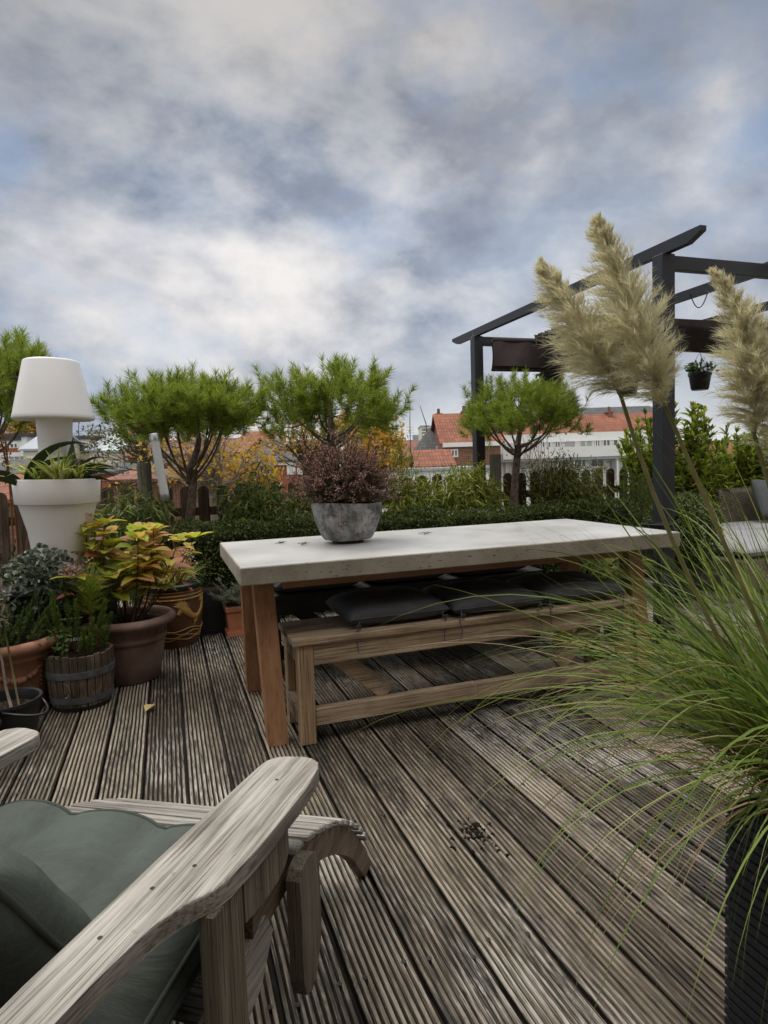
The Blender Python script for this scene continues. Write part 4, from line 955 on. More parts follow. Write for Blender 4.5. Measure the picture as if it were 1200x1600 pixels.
# orange clay trough with lavender-like plant
ct = thing('clay_planter', 'small square orange clay planter with grey green spiky plant', 'potted plant', (.430, 4.53, 0), R(2))
def frustum(mb, z0, w0, z1, w1): mb.add([(sx*w, sy*w, z) for z, w in ((z0, w0), (z1, w1)) for sx, sy in ((-1, -1), (1, -1), (1, 1), (-1, 1))], [(3, 2, 1, 0), (4, 5, 6, 7), (0, 1, 5, 4), (1, 2, 6, 5), (2, 3, 7, 6), (3, 0, 4, 7)])
mb = MB(); frustum(mb, 0, .098, .030, .096); frustum(mb, .0305, .088, .036, .088); frustum(mb, .0365, .083, .170, .092); frustum(mb, .1705, .100, .195, .100); o = mb.build('pot', M['terrared'], ct)
mb = MB(); frustum(mb, .1955, .101, .202, .098); mb.build('rim', M['terrawash'], ct); mb = MB(); mb.box((-.085, -.085, .2025), (.085, .085, .206)); mb.build('soil', M['soil'], ct)
mb = MB(); ms = MB()
for k in range(70):
    a = rng.uniform(0, 6.28); D = np.array([math.cos(a)*.9-.3, math.sin(a)*.9-.2, .9+rng.normal()*.3]); D /= np.linalg.norm(D); b0 = np.array([rng.normal()*.04, rng.normal()*.04, .205]); L = rng.uniform(.09, .21); stem(ms, b0, b0+D*L, .0018); brush(mb, b0+D*L*.3, D, L*.75, .028, 46, .0042)
ms.build('stems', M['twig'], ct); mb.build('foliage', M['lav'], ct)

# ================================================================== PLANTER LAMP, PLANTS AROUND IT
LP = (-.572, 3.90)
cr = thing('lamp_stand', 'dark wooden slatted stand carrying the white planter lamp', 'stand', (LP[0], LP[1]+.02, 0), R(4))
mb = MB()
for z in (.10, .22, .34, .46): 
    for sy in (-1, 1): mb.box((-.27, sy*.24-.012, z-.045), (.27, sy*.24+.012, z+.045), bev=.003)
    for sx in (-1, 1): mb.box((sx*.258-.012, -.226, z-.045), (sx*.258+.012, .226, z+.045), bev=.003)
mb.build('side_slats', M['blackwood'], cr)
for sx in (-1, 1):
    for sy in (-1, 1): mb = MB(); mb.box((sx*.225-.02, sy*.20-.02, 0), (sx*.225+.02, sy*.20+.02, .529)); mb.build('leg', M['blackwood'], cr)
mb = MB(); mb.box((-.29, -.27, .530), (.29, .27, .560), bev=.004); mb.build('top_board', M['blackwood'], cr)
lp = thing('planter_lamp', 'large white floor lamp rising out of its own white planter pot', 'lamp', (LP[0], LP[1], .5605), 0, None, (R(.6), R(1.2), 0))
mb = MB(); mb.lathe([(0, 0), (.118, 0), (.124, .006), (.134, .12), (.156, .28), (.194, .424), (.208, .428), (.211, .432), (.217, .552), (.213, .560), (.200, .561), (.196, .55), (.190, .46)], 72)
autosmooth(mb.build('pot', M['potwhite'], lp), 35); mb = MB(); mb.disc(.192, (0, 0, .515), jit=.012); mb.build('soil', M['soil'], lp)
mb = MB(); mb.lathe([(.100, .49), (.088, .58), (.084, .70), (.087, .82), (.092, .905), (.0, .905)], 56); autosmooth(mb.build('stem', M['lampwhite'], lp), 50)
mb = MB(); mb.lathe([(.085, .884), (.190, .876), (.200, .880), (.2035, .889), (.199, .905), (.139, 1.182), (.135, 1.190), (.126, 1.194), (0, 1.196)], 72); autosmooth(mb.build('lamp_shade', M['lampwhite'], lp), 60)
# plants in the lamp's pot
zs_ = .5605+.515
sp = thing('spider_plant', 'bright striped spider plant growing in the white lamp planter', 'plant', (LP[0]+.03, LP[1]-.11, zs_))
mb = MB()
for (dx, dy, q, L) in ((0, 0, 80, .30), (-.09, .0, 40, .22), (.10, .02, 40, .26), (.03, -.04, 30, .24)):
    a = rng.uniform(0, 6.28, q); mb.blades(np.stack([dx+.012*np.cos(a), dy+.012*np.sin(a), np.zeros(q)], -1), a, rng.uniform(.9, 1.5, q), rng.uniform(-.7, .5, q), L*rng.uniform(.55, 1.05, q), .017, 8, twist=rng.normal(size=q)*.8)
mb.build('leaves', M['spider'], sp)
st = thing('strap_leaf_plant', 'dark broad strap leaves arching over the left of the lamp planter', 'plant', (LP[0]-.12, LP[1]-.13, zs_))
mb = MB(); mb.blades([(0, 0, 0)]*5, [.1, -.2, 2.9, .5, 3.4], [1.35, 1.1, 1.0, 1.5, .7], [-.35, -.2, -.9, -.1, -1.0], [.44, .32, .28, .26, .30], [.055, .045, .04, .045, .035], 12, twist=np.array([1.1, 1.0, -1.1, 1.0, -1.0]), twc=True); mb.build('leaves', M['strap'], st)
st = thing('strap_leaf_plant', 'dark upright broad leaves at the right of the lamp planter', 'plant', (LP[0]+.09, LP[1]-.10, zs_))
mb = MB(); mb.blades([(0, 0, 0)]*8, [.3, .8, 0, -.4, 1.5, 2.6, -.2, .1], [1.5, 1.2, 1.1, .9, 1.45, 1.3, .8, .6], [1.45, -.2, -.6, -.9, 1.0, .2, -.2, -.6], [.26, .30, .28, .30, .24, .22, .26, .22], [.085, .055, .05, .045, .055, .045, .04, .04], 10, twist=np.array([1.2, .8, 1., 1.1, .9, -1., 1., 1.]), twc=True); mb.build('leaves', M['strap'], st)
iv = MB(); q = 620; P = np.stack([rng.normal(size=q)*.105-.63, 3.68+rng.normal(size=q)*.04, rng.uniform(.48, .80, q)], -1); P[:, 2] -= .45*np.abs(P[:, 0]+.62)
iv.leafs(P, np.stack([rng.normal(size=q), -1+rng.normal(size=q)*.5, rng.normal(size=q)*.6-.4], -1), rng.uniform(.02, .036, q), rng.uniform(.018, .032, q), .2, 3, 'ovate', N=np.stack([rng.normal(size=q)*.5, -np.ones(q), .8+rng.normal(size=q)*.4], -1), fold=.15)
for k in range(30):
    a = np.array([-.60+rng.normal()*.10, 3.64, .58]); iv.tube(curve(a, a+np.array([rng.normal()*.10, -.06, rng.uniform(-.25, .18)]), (0, -.04, .03), 6), .002, 4)
tag(iv.build('ivy', M['ivy']), 'dark ivy spilling in front of the white lamp planter', 'ivy')
iv = MB()
for k in range(60):
    b0 = np.array([-.98+rng.normal()*.12, 3.95+rng.normal()*.08, .30]); D = np.array([rng.normal()*.3, rng.normal()*.3, 1.]); iv.tube([b0, b0+D*.3], .002, 4); brush(iv, b0+D*.05, D, rng.uniform(.2, .5), .05, 60, .006)
tag(iv.build('bush', M['ivy']), 'dark low bush at the left edge behind the garland pot', 'bush')
mb = MB()
for k in range(5):
    b0 = np.array([-.95+rng.normal()*.04, 4.1+rng.normal()*.05, .0]); e = np.array([-.83+rng.normal()*.09, 4.1, 1.15+rng.uniform(0, .3)]); mb.tube(curve(b0, e, (rng.normal()*.04, 0, 0)), .005, 5)
    P = e-np.array([0, 0, 1.])*rng.uniform(0, .22, 60)[:, None]+rng.normal(size=(60, 3))*.012; mb.leafs(P, rng.normal(size=(60, 3))+np.array([0, 0, .8]), .022, .011, 0, 2, 'ovate')
tag(mb.build('dead_flower_stem', M['brown']), 'tall brown dead flower spikes left of the white lamp', 'plant')

# leaning glass tube light on a stake
tl = thing('garden_torch', 'leaning clear glass tube light with metal caps on a thin stake', 'garden light', (.10, 4.66, 0), 0, None, (R(-2), R(-6.6), 0))
mb = MB(); mb.tube([(0, 0, 0), (0, 0, .945)], .006, 8); mb.build('stake', M['twig'], tl)
mb = MB(); mb.lathe([(.0295, .985), (.0295, 1.37), (.026, 1.37), (.026, .985)], 28); autosmooth(mb.build('glass_tube', M['glass'], tl), 50)
mb = MB(); mb.tube([(0, 0, .98), (0, 0, 1.375)], .012, 12); mb.build('inner_tube', plain('milky_tube', (.55, .56, .55), .4), tl, True)
mb = MB(); mb.lathe([(0, .945), (.024, .945), (.031, .955), (.031, .992), (0, .992)], 28); autosmooth(mb.build('metal_cap', M['alu'], tl), 40); mb = MB(); mb.lathe([(0, 1.365), (.033, 1.365), (.033, 1.408), (.030, 1.412), (0, 1.412)], 28); autosmooth(mb.build('metal_cap', M['alu'], tl), 40)

# ================================================================== HEDGE, FENCE
def hedge(name, label, x0, x1, y0, y1, h, n):
    t = thing(name, label, 'hedge', ((x0+x1)/2, (y0+y1)/2, 0)); hx, hy = (x1-x0)/2, (y1-y0)/2
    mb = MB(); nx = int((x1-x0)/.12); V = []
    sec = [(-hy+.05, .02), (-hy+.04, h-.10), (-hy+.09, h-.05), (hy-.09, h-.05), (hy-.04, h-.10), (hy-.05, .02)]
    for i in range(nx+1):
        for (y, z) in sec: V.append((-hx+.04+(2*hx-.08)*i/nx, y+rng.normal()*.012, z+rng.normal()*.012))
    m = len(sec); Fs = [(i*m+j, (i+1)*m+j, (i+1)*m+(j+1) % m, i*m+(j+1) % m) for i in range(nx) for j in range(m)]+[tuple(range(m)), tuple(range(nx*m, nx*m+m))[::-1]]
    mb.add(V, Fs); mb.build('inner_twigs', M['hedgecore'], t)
    mb = MB(); w = np.array([2*hx*h*.9, 2*hx*2*hy, 2*hx*h*.15, 2*hy*h*.5, 2*hy*h*.5]); k = rng.choice(5, n, p=w/w.sum()); u, v = rng.uniform(-1, 1, n), rng.uniform(0, 1, n)
    P = np.zeros((n, 3)); Nn = np.zeros((n, 3))
    for c, (f, nn) in enumerate([(lambda u, v: (u*hx, -hy+0*u, v*h), (0, -1, 0)), (lambda u, v: (u*hx, (v*2-1)*hy, h+0*u), (0, 0, 1)), (lambda u, v: (u*hx, hy+0*u, v*h), (0, 1, 0)), (lambda u, v: (-hx+0*u, u*hy, v*h), (-1, 0, 0)), (lambda u, v: (hx+0*u, u*hy, v*h), (1, 0, 0))]):
        s_ = k == c; P[s_] = np.stack(f(u[s_], v[s_]), -1); Nn[s_] = nn
    lump = .028*np.sin(P[:, 0]*7+1.3*np.sin(P[:, 0]*2.3))*np.cos(P[:, 2]*8+P[:, 0]*3)+.02*np.sin(P[:, 0]*17+P[:, 1]*9)
    P += Nn*(lump-np.abs(rng.normal(size=n))*.028+.012)[:, None]; stick = rng.uniform(size=n) < .04; P[stick] += Nn[stick]*rng.uniform(0, .05, stick.sum())[:, None]
    ed = np.clip((P[:, 2]-(h-.06))/.06, 0, 1)*np.clip((np.abs(P[:, 1])-(hy-.06))/.06, 0, 1); P[:, 2] -= ed*.03
    D = Nn*.6+rng.normal(size=(n, 3))*.8+np.array([0, 0, .25]); mb.leafs(P, D, rng.uniform(.014, .026, n), rng.uniform(.009, .014, n), 0, 2, 'ovate', N=Nn+rng.normal(size=(n, 3))*.7)
    mb.build('foliage', M['hedge'], t); return t
hedge('box_hedge', 'long low clipped box hedge behind the concrete table', -.25, 4.05, 4.80, 5.20, .715, 52000)
fn = thing('picket_fence', 'brown picket fence with rounded tops along the roof edge', 'fence', (0, 5.55, 0))
for k in range(62):
    x = -2.4+.150*k
    if 2.93 < x < 3.07 or -.26 < x < -.06: continue
    h = 1.02+rng.normal()*.006; w = .045; mb = MB(); a = np.linspace(math.pi, 0, 9); dzz = rng.normal()*.01
    mb.prism([(-w, .12), (w, .12)]+[(w*math.cos(q), h-w+w*math.sin(q)) for q in a[::-1]], 'y', -.010, .010); o = mb.build('picket', M['fence'], fn, loc=(x, 0, 0)); o.rotation_euler = (0, rng.normal()*.008, 0)
for z in (.42, .80): 
    mb = MB(); mb.box((-2.5, .0112, z-.035), (6.9, .040, z+.035)); mb.build('rail', M['fence'], fn)
for x, h in ((-.16, 1.215), (3.00, 1.20), (6.5, 1.2)):
    mb = MB(); a = np.linspace(0, 2*math.pi, 16, endpoint=False); mb.lathe([(0, 0), (.055, 0), (.055, h-.012), (.047, h), (0, h+.002)], 20, (x, -.03, 0)); autosmooth(mb.build('post', M['fencepost'], fn), 40)

# ================================================================== PINES
def pine(label, x, y, zt, R_, ch, zc, n_tip, seed, lean=(0, 0), cx=0., cy=0., dens=210, under=.35):
    q = np.random.default_rng(seed); t = thing('pine_tree', label, 'tree', (x, y, 0), 0, 'small clipped pines on the terrace')
    mt = MB(); top = np.array([lean[0], lean[1], zt]); tt = np.linspace(0, 1, 9)
    P = top*tt[:, None]; P[:, 0] += .03*np.sin(tt*5+seed); mt.tube(P, np.linspace(.050, .032, 9)*(1+.08*np.sin(tt*40)), 12)
    C = np.array([top[0]+cx, top[1]+cy, zc]); tips = []
    while len(tips) < n_tip:
        v = q.normal(size=3); v /= np.linalg.norm(v)
        r = q.uniform(.55, 1.05) if v[2] > -.15 else q.uniform(.6, .95)
        if v[2] < -under: continue
        b_ = 1+.20*math.sin(3*math.atan2(v[1], v[0])+seed)+.14*math.sin(6*v[2]+2*seed)+q.normal()*.04
        p = C+v*np.array([R_, R_, ch])*r*b_; tips.append(p)
    tips = np.array(tips); prim = []
    npm = 11
    for k in range(npm):
        a = 2*math.pi*k/npm+q.uniform(-.3, .3); e = C+np.array([math.cos(a)*R_*.62, math.sin(a)*R_*.62, q.uniform(-.15, .5)*ch])
        s0 = np.array([top[0], top[1], zt-q.uniform(0, .14)]); c = curve(s0, e, (math.cos(a)*.05, math.sin(a)*.05, -.05+q.uniform(-.03, .05)), 9); prim.append(c); mt.tube(c, np.linspace(.0115, .005, 9), 7)
    led = np.array([top[0], top[1], zt]); e = C+np.array([0, 0, ch*.75]); c = curve(led, e, (q.normal()*.04, q.normal()*.04, 0), 9); prim.append(c); mt.tube(c, np.linspace(.03, .008, 9), 8)
    pts = np.concatenate([c[2:] for c in prim]); mn = MB()
    for p in tips:
        d = np.linalg.norm(pts-p, axis=1)+.35*np.maximum(0, pts[:, 2]-p[2]); b0 = pts[d.argmin()]
        mt.tube(curve(b0, p, np.array([0, 0, -.03])+q.normal(size=3)*.02, 5), np.linspace(.006, .003, 5), 5, cap=False)
        out = (p-C)/np.array([R_, R_, ch]); out /= np.linalg.norm(out)
        for s_ in range(3):
            D = out*.55+np.array([0, 0, .85])+q.normal(size=3)*.28; D /= np.linalg.norm(D); sl = q.uniform(.09, .16); b1 = p+q.normal(size=3)*.045-np.array([0, 0, .05])
            m = int(dens*.40*q.uniform(.6, 1.3)); tq = q.uniform(0, 1, m); rad = q.normal(size=(m, 3)); rad -= (rad@D)[:, None]*D; rad /= np.linalg.norm(rad, axis=1)[:, None]; an = (1.15-.6*tq)[:, None]
            mn.leafs(b1+D*sl*tq[:, None], D*np.cos(an)+rad*np.sin(an), q.uniform(.05, .085, m), .0044, .05, 1, 'needle', N=q.normal(size=(m, 3)))
    mt.build('trunk', M['bark'], t, True); mn.build('crown', M['needle'], t); return t
pine('broad bushy pine behind the leaning glass tube light', 0.14, 5.38, 1.15, .52, .30, 1.54, 185, 3, (.04, 0), .0, 0, 250)
pine('open crowned pine rising above the pink heather', 1.345, 5.30, 1.40, .56, .27, 1.62, 135, 5, (.0, 0), .02, 0, 230, .6)
pine('crooked trunked pine between the two pergola posts', 3.07, 5.28, 1.26, .55, .27, 1.52, 135, 8, (.03, 0), .06, 0, 230)
pine('dark pine partly hidden behind the white lamp', -1.22, 5.30, 1.40, .50, .42, 1.72, 170, 12, (0, 0), -.02, 0, 250)

# ================================================================== LEAFY SHRUBS
def bamboo(label, x, y, h, rx, ry, n_c, n_l, m, seed, ll=.09, lw=.013, group=None, open_=.0):
    q = np.random.default_rng(seed); t = thing('bamboo_shrub', label, 'shrub', (x, y, 0), 0, group); mc = MB(); ml = MB()
    for k in range(n_c):
        a = q.uniform(0, 6.28); r = math.sqrt(q.uniform()); b0 = np.array([rx*.4*r*math.cos(a), ry*.4*r*math.sin(a), 0]); hh = h*q.uniform(.72, 1.08)*(1-.15*r)
        e = np.array([rx*r*math.cos(a), ry*r*math.sin(a), hh]); c = curve(b0, e, (-.2*rx*r*math.cos(a), 0, .08), 8); mc.tube(c, np.linspace(.004, .0015, 8), 5, cap=False)
        tt = q.uniform(.38, 1.03, n_l)**.8; i = np.clip(tt*7, 0, 6.99); i0 = i.astype(int); P = c[i0]+(c[i0+1]-c[i0])*(i-i0)[:, None]+q.normal(size=(n_l, 3))*np.array([.055, .055, .03])
        D = q.normal(size=(n_l, 3))+np.array([.8*math.cos(a)*r, .8*math.sin(a)*r, -.5]); ml.leafs(P, D, q.uniform(.55, 1.1, n_l)*ll, lw, .3, 3, 'lance', N=q.normal(size=(n_l, 3))*.6+np.array([0, -.5, .8]))
    mc.build('canes', M['cane'], t); ml.build('foliage', m, t); return t
bamboo('dark green bamboo shrub left of the pink heather', .68, 5.34, 1.11, .30, .20, 60, 70, M['bamboo_d'], 1)
bamboo('dark leafy shrub in the corner behind the hydrangea', -.26, 5.20, 1.06, .30, .2, 50, 60, M['bamboo_d'], 2)
bamboo('bright yellow green bamboo beside the grey fence post', 2.58, 5.34, 1.13, .36, .2, 70, 80, M['bamboo_y'], 3)
bamboo('thin yellow green bamboo directly right of the heather bowl', 1.98, 5.36, 1.02, .30, .18, 40, 60, M['bamboo_y'], 4)
bamboo('sparse airy tall bamboo sprays above the yellow bamboo', 2.03, 5.42, 1.42, .22, .15, 22, 40, M['bamboo_y'], 5, .07, .010)
bamboo('olive green fine leaved bamboo right of the crooked pine', 3.66, 5.30, 1.19, .42, .22, 90, 95, M['bamboo_o'], 6, .055, .010)
bamboo('small leaved shrub tucked behind the left of the heather bowl', 1.14, 5.36, .98, .24, .2, 40, 60, M['bamboo_o'], 7, .045, .014)
t = thing('feathery_plant', 'fine feathery green plant just left of the near pergola post', 'plant', (4.22, 5.02, 0)); mb = MB(); ms = MB()
for k in range(60):
    b0 = np.array([rng.normal()*.07, rng.normal()*.06, .0]); D = np.array([rng.normal()*.10, rng.normal()*.10, 1.]); L = rng.uniform(.7, 1.02); ms.tube([b0, b0+D*L], .003, 4); brush(mb, b0+D*.3, D, L-.28, .05, 190, .0026)
ms.build('stems', M['twig'], t); mb.build('foliage', M['spurge2'], t)
def oleander(label, x, y, h, rx, ry, n, seed, z0=.25):
    q = np.random.default_rng(seed); t = thing('oleander_bush', label, 'bush', (x, y, 0)); ms = MB(); ml = MB()
    for k in range(n):
        a = q.uniform(0, 6.28); r = math.sqrt(q.uniform()); hh = h*q.uniform(.55, 1.03)*(1-.22*r*r); e = np.array([rx*r*math.cos(a), ry*r*math.sin(a), hh]); b0 = np.array([rx*.35*r*math.cos(a), ry*.3*r*math.sin(a), 0]); c = curve(b0, e, (0, 0, -.05), 8); ms.tube(c, np.linspace(.008, .003, 8), 5, cap=False)
        for lev_ in range(13):
            tt = 1-lev_*.052; i = min(tt*7, 6.99); i0 = int(i); P = c[i0]+(c[i0+1]-c[i0])*(i-i0); el = max(-.5, 1.15-.14*lev_)
            for w_ in range(5 if lev_ else 7):
                az = q.uniform(0, 6.28); ee = el+q.normal()*.2; ml.leafs([P], [(math.cos(az)*math.cos(ee), math.sin(az)*math.cos(ee), math.sin(ee))], q.uniform(.12, .19)*(.7 if lev_ == 0 else 1), q.uniform(.022, .034), .35, 4, 'lance', N=[(-math.cos(az)*math.sin(ee)+q.normal()*.3, -math.sin(az)*math.sin(ee)+q.normal()*.3, math.cos(ee))], fold=.15)
    ms.build('stems', M['twig'], t); ml.build('foliage', M['laurel'], t)
oleander('tall light green oleander behind the near pergola post', 5.05, 5.38, 1.66, .70, .28, 150, 3)
oleander('yellowish green oleander at the right edge behind the wicker seat', 6.05, 5.42, 1.42, .48, .28, 100, 4)

# hanging pots on the far beam
def hanging(x, z, label, seed):
    q = np.random.default_rng(seed); t = thing('hanging_pot', label, 'hanging pot', (x, PYF, z), 0, 'hanging pots under the pergola')
    mb = MB(); mb.lathe([(0, 0), (.082, 0), (.092, .02), (.112, .15), (.120, .155), (.122, .185), (.112, .185), (.108, .15)], 40); autosmooth(mb.build('pot', M['blackpot'], t), 40); mb = MB(); mb.disc(.108, (0, 0, .165)); mb.build('soil', M['soil'], t)
    mb = MB()
    for k in range(3): a = k*2.094+.4; mb.tube([(.116*math.cos(a), .116*math.sin(a), .18), (.004*math.cos(a), .004*math.sin(a), PZ-.088-z)], .0022, 5)
    mb.build('wires', M['pergola'], t)
    ml = MB(); ms = MB()
    for k in range(34):
        a = q.uniform(0, 6.28); e = np.array([.13*math.cos(a)*q.uniform(.3, 1.1), .13*math.sin(a)*q.uniform(.3, 1.1), q.uniform(.19, .29)]); ms.tube([(0.03*math.cos(a), .03*math.sin(a), .165), e], .002, 4); m = 6; ml.leafs(e+q.normal(size=(m, 3))*.02, q.normal(size=(m, 3))+np.array([math.cos(a), math.sin(a), .2]), q.uniform(.03, .055, m), .028, .2, 3, 'ovate', fold=.2)
    ms.build('stems', M['twig'], t); ml.build('leaves', M['seed'], t)
hanging(3.70, 1.80, 'black hanging pot with leafy plant beside the folded canvas', 1)
hanging(4.62, 1.76, 'black hanging pot mostly hidden behind the tallest plume', 2)
hanging(5.58, 1.83, 'black hanging pot in the clear sky between two plumes', 3)

# ================================================================== LOUNGE SEAT, SIDE TABLE, BOX BALL
lo = thing('lounge_sofa', 'grey brown wicker lounge sofa under the pergola', 'sofa', (5.35, 4.55, 0))
mb = MB(); mb.box((-1.15, -.75, .04), (1.30, .72, .30), bev=.02); mb.build('base', M['wicker'], lo)
mb = MB()
for k in range(28):
    x0 = .02+k*.045; zt_ = .72-.06*(1 if k < 1 else 0); mb.box((x0, .60+.0*k, .30), (x0+.0455, .74, zt_), bev=.0)
mb.tube([(.02, .67, .70), (1.29, .67, .70)], .07, 14); mb.build('backrest', M['wicker'], lo)
def seatpad(x, y, w, d, label, s_):
    t = thing('seat_pad', label, 'cushion', (x, y, .3015), 0, 'pale seat pads on the wicker lounge'); mb, path = cushion_mb(w, d, .13, 28, 7., .006, 0, s_, flat=.4); mb.build('pad', M['whitefab'], t, True); mb = MB(); mb.tube(path, .004, 6); mb.build('piping', M['greyfab'], t, True)
seatpad(4.76, 4.25, 1.08, .92, 'off white seat pad on the wicker lounge nearest the box ball', 41)
seatpad(5.86, 4.25, 1.08, .92, 'off white seat pad on the wicker lounge at the right edge', 42)
seatpad(5.25, 4.93, 1.9, .42, 'long off white seat pad against the wicker backrest', 43)
t = thing('throw_pillow', 'grey throw pillow leaning against the wicker backrest', 'pillow'); t.matrix_world = Matrix.Translation((5.90, 4.98, .60)) @ Matrix.Rotation(R(8), 4, 'Y') @ Matrix.Rotation(R(62), 4, 'X')
mb, path = cushion_mb(.62, .40, .17, 30, 3., .008, 0, 44, flat=.5); mb.build('pad', M['greyfab'], t, True)
sd_ = thing('side_table', 'round dark side table with a raised rim beside the near pergola post', 'side table', (2.70, 3.02, 0))
mb = MB(); mb.lathe([(0, .72), (.085, .72), (.094, .726), (.096, .742), (.090, .744), (.086, .732), (0, .731)], 40); autosmooth(mb.build('top', M['blackpot'], sd_), 40); mb = MB(); mb.lathe([(0, 0), (.08, 0), (.08, .012), (.016, .02), (.016, .7195), (0, .7195)], 24); mb.build('pedestal', M['blackpot'], sd_)
t = thing('box_ball', 'small rounded box shrub in a black pot between the pergola post and the lounge', 'shrub', (3.78, 4.0, 0))
mb = MB(); mb.lathe([(0, 0), (.13, 0), (.16, .28), (.17, .28), (.17, .31), (.15, .31), (.148, .27), (0, .27)], 36); autosmooth(mb.build('pot', M['blackpot'], t), 40)
mb = MB(); q = 13000; v = rng.normal(size=(q, 3)); v /= np.linalg.norm(v, axis=1)[:, None]; r = .29*(1+.1*np.sin(v[:, 0]*6)*np.cos(v[:, 2]*7))*rng.uniform(.55, 1.06, q)**.5
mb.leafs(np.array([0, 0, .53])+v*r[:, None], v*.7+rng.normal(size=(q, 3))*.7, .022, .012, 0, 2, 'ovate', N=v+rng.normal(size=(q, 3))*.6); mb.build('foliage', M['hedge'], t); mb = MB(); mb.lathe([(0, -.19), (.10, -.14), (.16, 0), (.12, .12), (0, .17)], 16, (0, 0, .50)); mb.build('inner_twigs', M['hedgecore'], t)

t = thing('potted_bamboo', 'small pot of bright lance leaves poking out under the right end of the table', 'potted plant', (2.62, 3.25, 0))
mb = MB(); mb.lathe([(0, 0), (.10, 0), (.13, .22), (.138, .225), (.138, .25), (.12, .25), (.118, .21), (0, .21)], 36); autosmooth(mb.build('pot', M['blackpot'], t), 40)
mb = MB(); ms = MB()
for k in range(16):
    a = rng.normal()*.7+3.3; e = np.array([.36*math.cos(a)*rng.uniform(.4, 1.1), .25*math.sin(a), rng.uniform(.45, .66)]); c = curve((0, 0, .2), e, (0, 0, .10), 8); ms.tube(c, np.linspace(.004, .0015, 8), 5, cap=False)
    for i in range(3, 8):
        for sgn in (-1, 1):
            for _ in range(2): mb.leafs([c[i]], [(math.cos(a+sgn*.9), math.sin(a+sgn*.9), rng.uniform(-.5, .1))], rng.uniform(.07, .12), .012, .3, 3, 'lance', N=[(rng.normal()*.3, -.5, 1.)])
ms.build('stems', M['cane'], t); mb.build('foliage', M['bamboo_y'], t)

# ================================================================== PAMPAS GRASS
pgx, pgy = 1.15, .80
pp = thing('pampas_grass', 'tall pampas grass with fluffy beige plumes in a dark ribbed planter', 'ornamental grass', (pgx, pgy, 0))
ribbed(pp, -.15, -.16, .15, .14, .46, 22); mb = MB(); mb.box((-.138, -.148, .445), (.138, .128, .462)); mb.build('soil', M['soil'], pp)
def grass(n, m, name, Lr, e1r, seed, wd=(.004, .0085), azc=None):
    q = np.random.default_rng(seed); a = q.uniform(0, 2*math.pi, n)
    if azc is not None: a = q.normal(size=n)*azc[1]+azc[0]
    r = .105*np.sqrt(q.uniform(size=n)); b0 = np.stack([r*np.cos(a+q.normal(size=n)*.6), r*np.sin(a+q.normal(size=n)*.6), np.full(n, .455)], -1)
    mb = MB(); mb.blades(b0, a, q.uniform(.75, 1.45, n), q.uniform(*e1r, n), q.uniform(*Lr, n), q.uniform(*wd, n), 14, twist=q.normal(size=n)*.9, pw=q.uniform(.9, 1.6)); return mb.build(name, m, pp)
grass(430, M['grass'], 'leaves', (.32, .68), (-1.1, .6), 1, (.0045, .0085))
grass(130, M['grass'], 'leaves', (.42, .78), (-1.15, .3), 2, (.004, .0075), azc=(2.4, .55))
grass(26, M['grass'], 'leaves', (.75, 1.0), (-1.3, -.3), 7, (.003, .005), azc=(2.5, .45))
grass(115, M['grass'], 'leaves', (.45, .90), (-1.55, -.9), 3, (.003, .0062), azc=(3.65, .6))
grass(270, M['grass'], 'leaves', (.42, .85), (-.2, 1.1), 6, (.004, .0075), azc=(2.3, .9))
grass(80, M['grassdry'], 'dry_leaves', (.35, .7), (-1.5, -.4), 4, (.002, .006))
grass(45, M['grassdry'], 'dry_leaves', (.5, .9), (-1.5, -.3), 5, (.0015, .004), azc=(2.8, .6))
def plume(base, neck, tip, wmax, n_br, seed, stalk_bend=(0, 0, 0)):
    q = np.random.default_rng(seed); base, neck, tip = [np.array(v, float)-np.array([pgx, pgy, 0]) for v in (base, neck, tip)]
    mb = MB(); c = curve(base, neck, stalk_bend, 10); mb.tube(c, np.linspace(.0052, .0034, 10), 8); ax = curve(neck, tip, q.normal(size=3)*.008, 14); mb.tube(ax, np.linspace(.004, .0008, 14), 6); o = mb.build('plume_stalk', M['reed'], pp, True)
    A = tip-neck; L = np.linalg.norm(A); A /= L; mh = MB(); sidev = np.cross(A, [0, 0, 1.]); sidev /= np.linalg.norm(sidev); s2 = np.cross(sidev, A)
    for k in range(n_br):
        t = q.uniform(0, 1)**.95*.985; i = t*13; i0 = min(int(i), 12); P = ax[i0]+(ax[i0+1]-ax[i0])*(i-i0); ph = q.uniform(0, 6.28); rad = math.cos(ph)*sidev+math.sin(ph)*s2
        env = np.interp(t, [0, .12, .35, .65, .88, 1], [.45, .9, 1., .74, .42, .10]); bl_ = wmax*env*q.uniform(.7, 1.25)*1.5; D = A*.80+rad*.60*(1.05-.75*t)+q.normal(size=3)*.12*(1-.6*t); D /= np.linalg.norm(D)
        m = 74; tt = q.uniform(0, 1, m)[:, None]; droop = np.array([0, 0, -1.])*(.28*bl_*tt**2)+rad*(.15*bl_*tt**2); B = P+D*bl_*tt+droop*1.2
        hd = D+A*(.1+.5*t)+q.normal(size=(m, 3))*.5*(1-.5*t)+rad*.3*(1-t); mh.leafs(B, hd, q.uniform(.014, .038, m)*(.35+.65*env), .00075, .3, 2, 'needle', N=q.normal(size=(m, 3)))
        if k % 2 == 0: tq = np.linspace(0, 1, 5)[:, None]; mh.tube(P+D*bl_*tq+np.array([0, 0, -1.])*(.28*bl_*tq**2)+rad*(.15*bl_*tq**2), [.0007, .0006, .0005, .0004, .0003], 3, cap=False)
    mh.build('plume', M['plume'], o)
plume((1.09, .76, .46), (.841, .924, 1.225), (.757, .995, 1.565), .058, 430, 1)
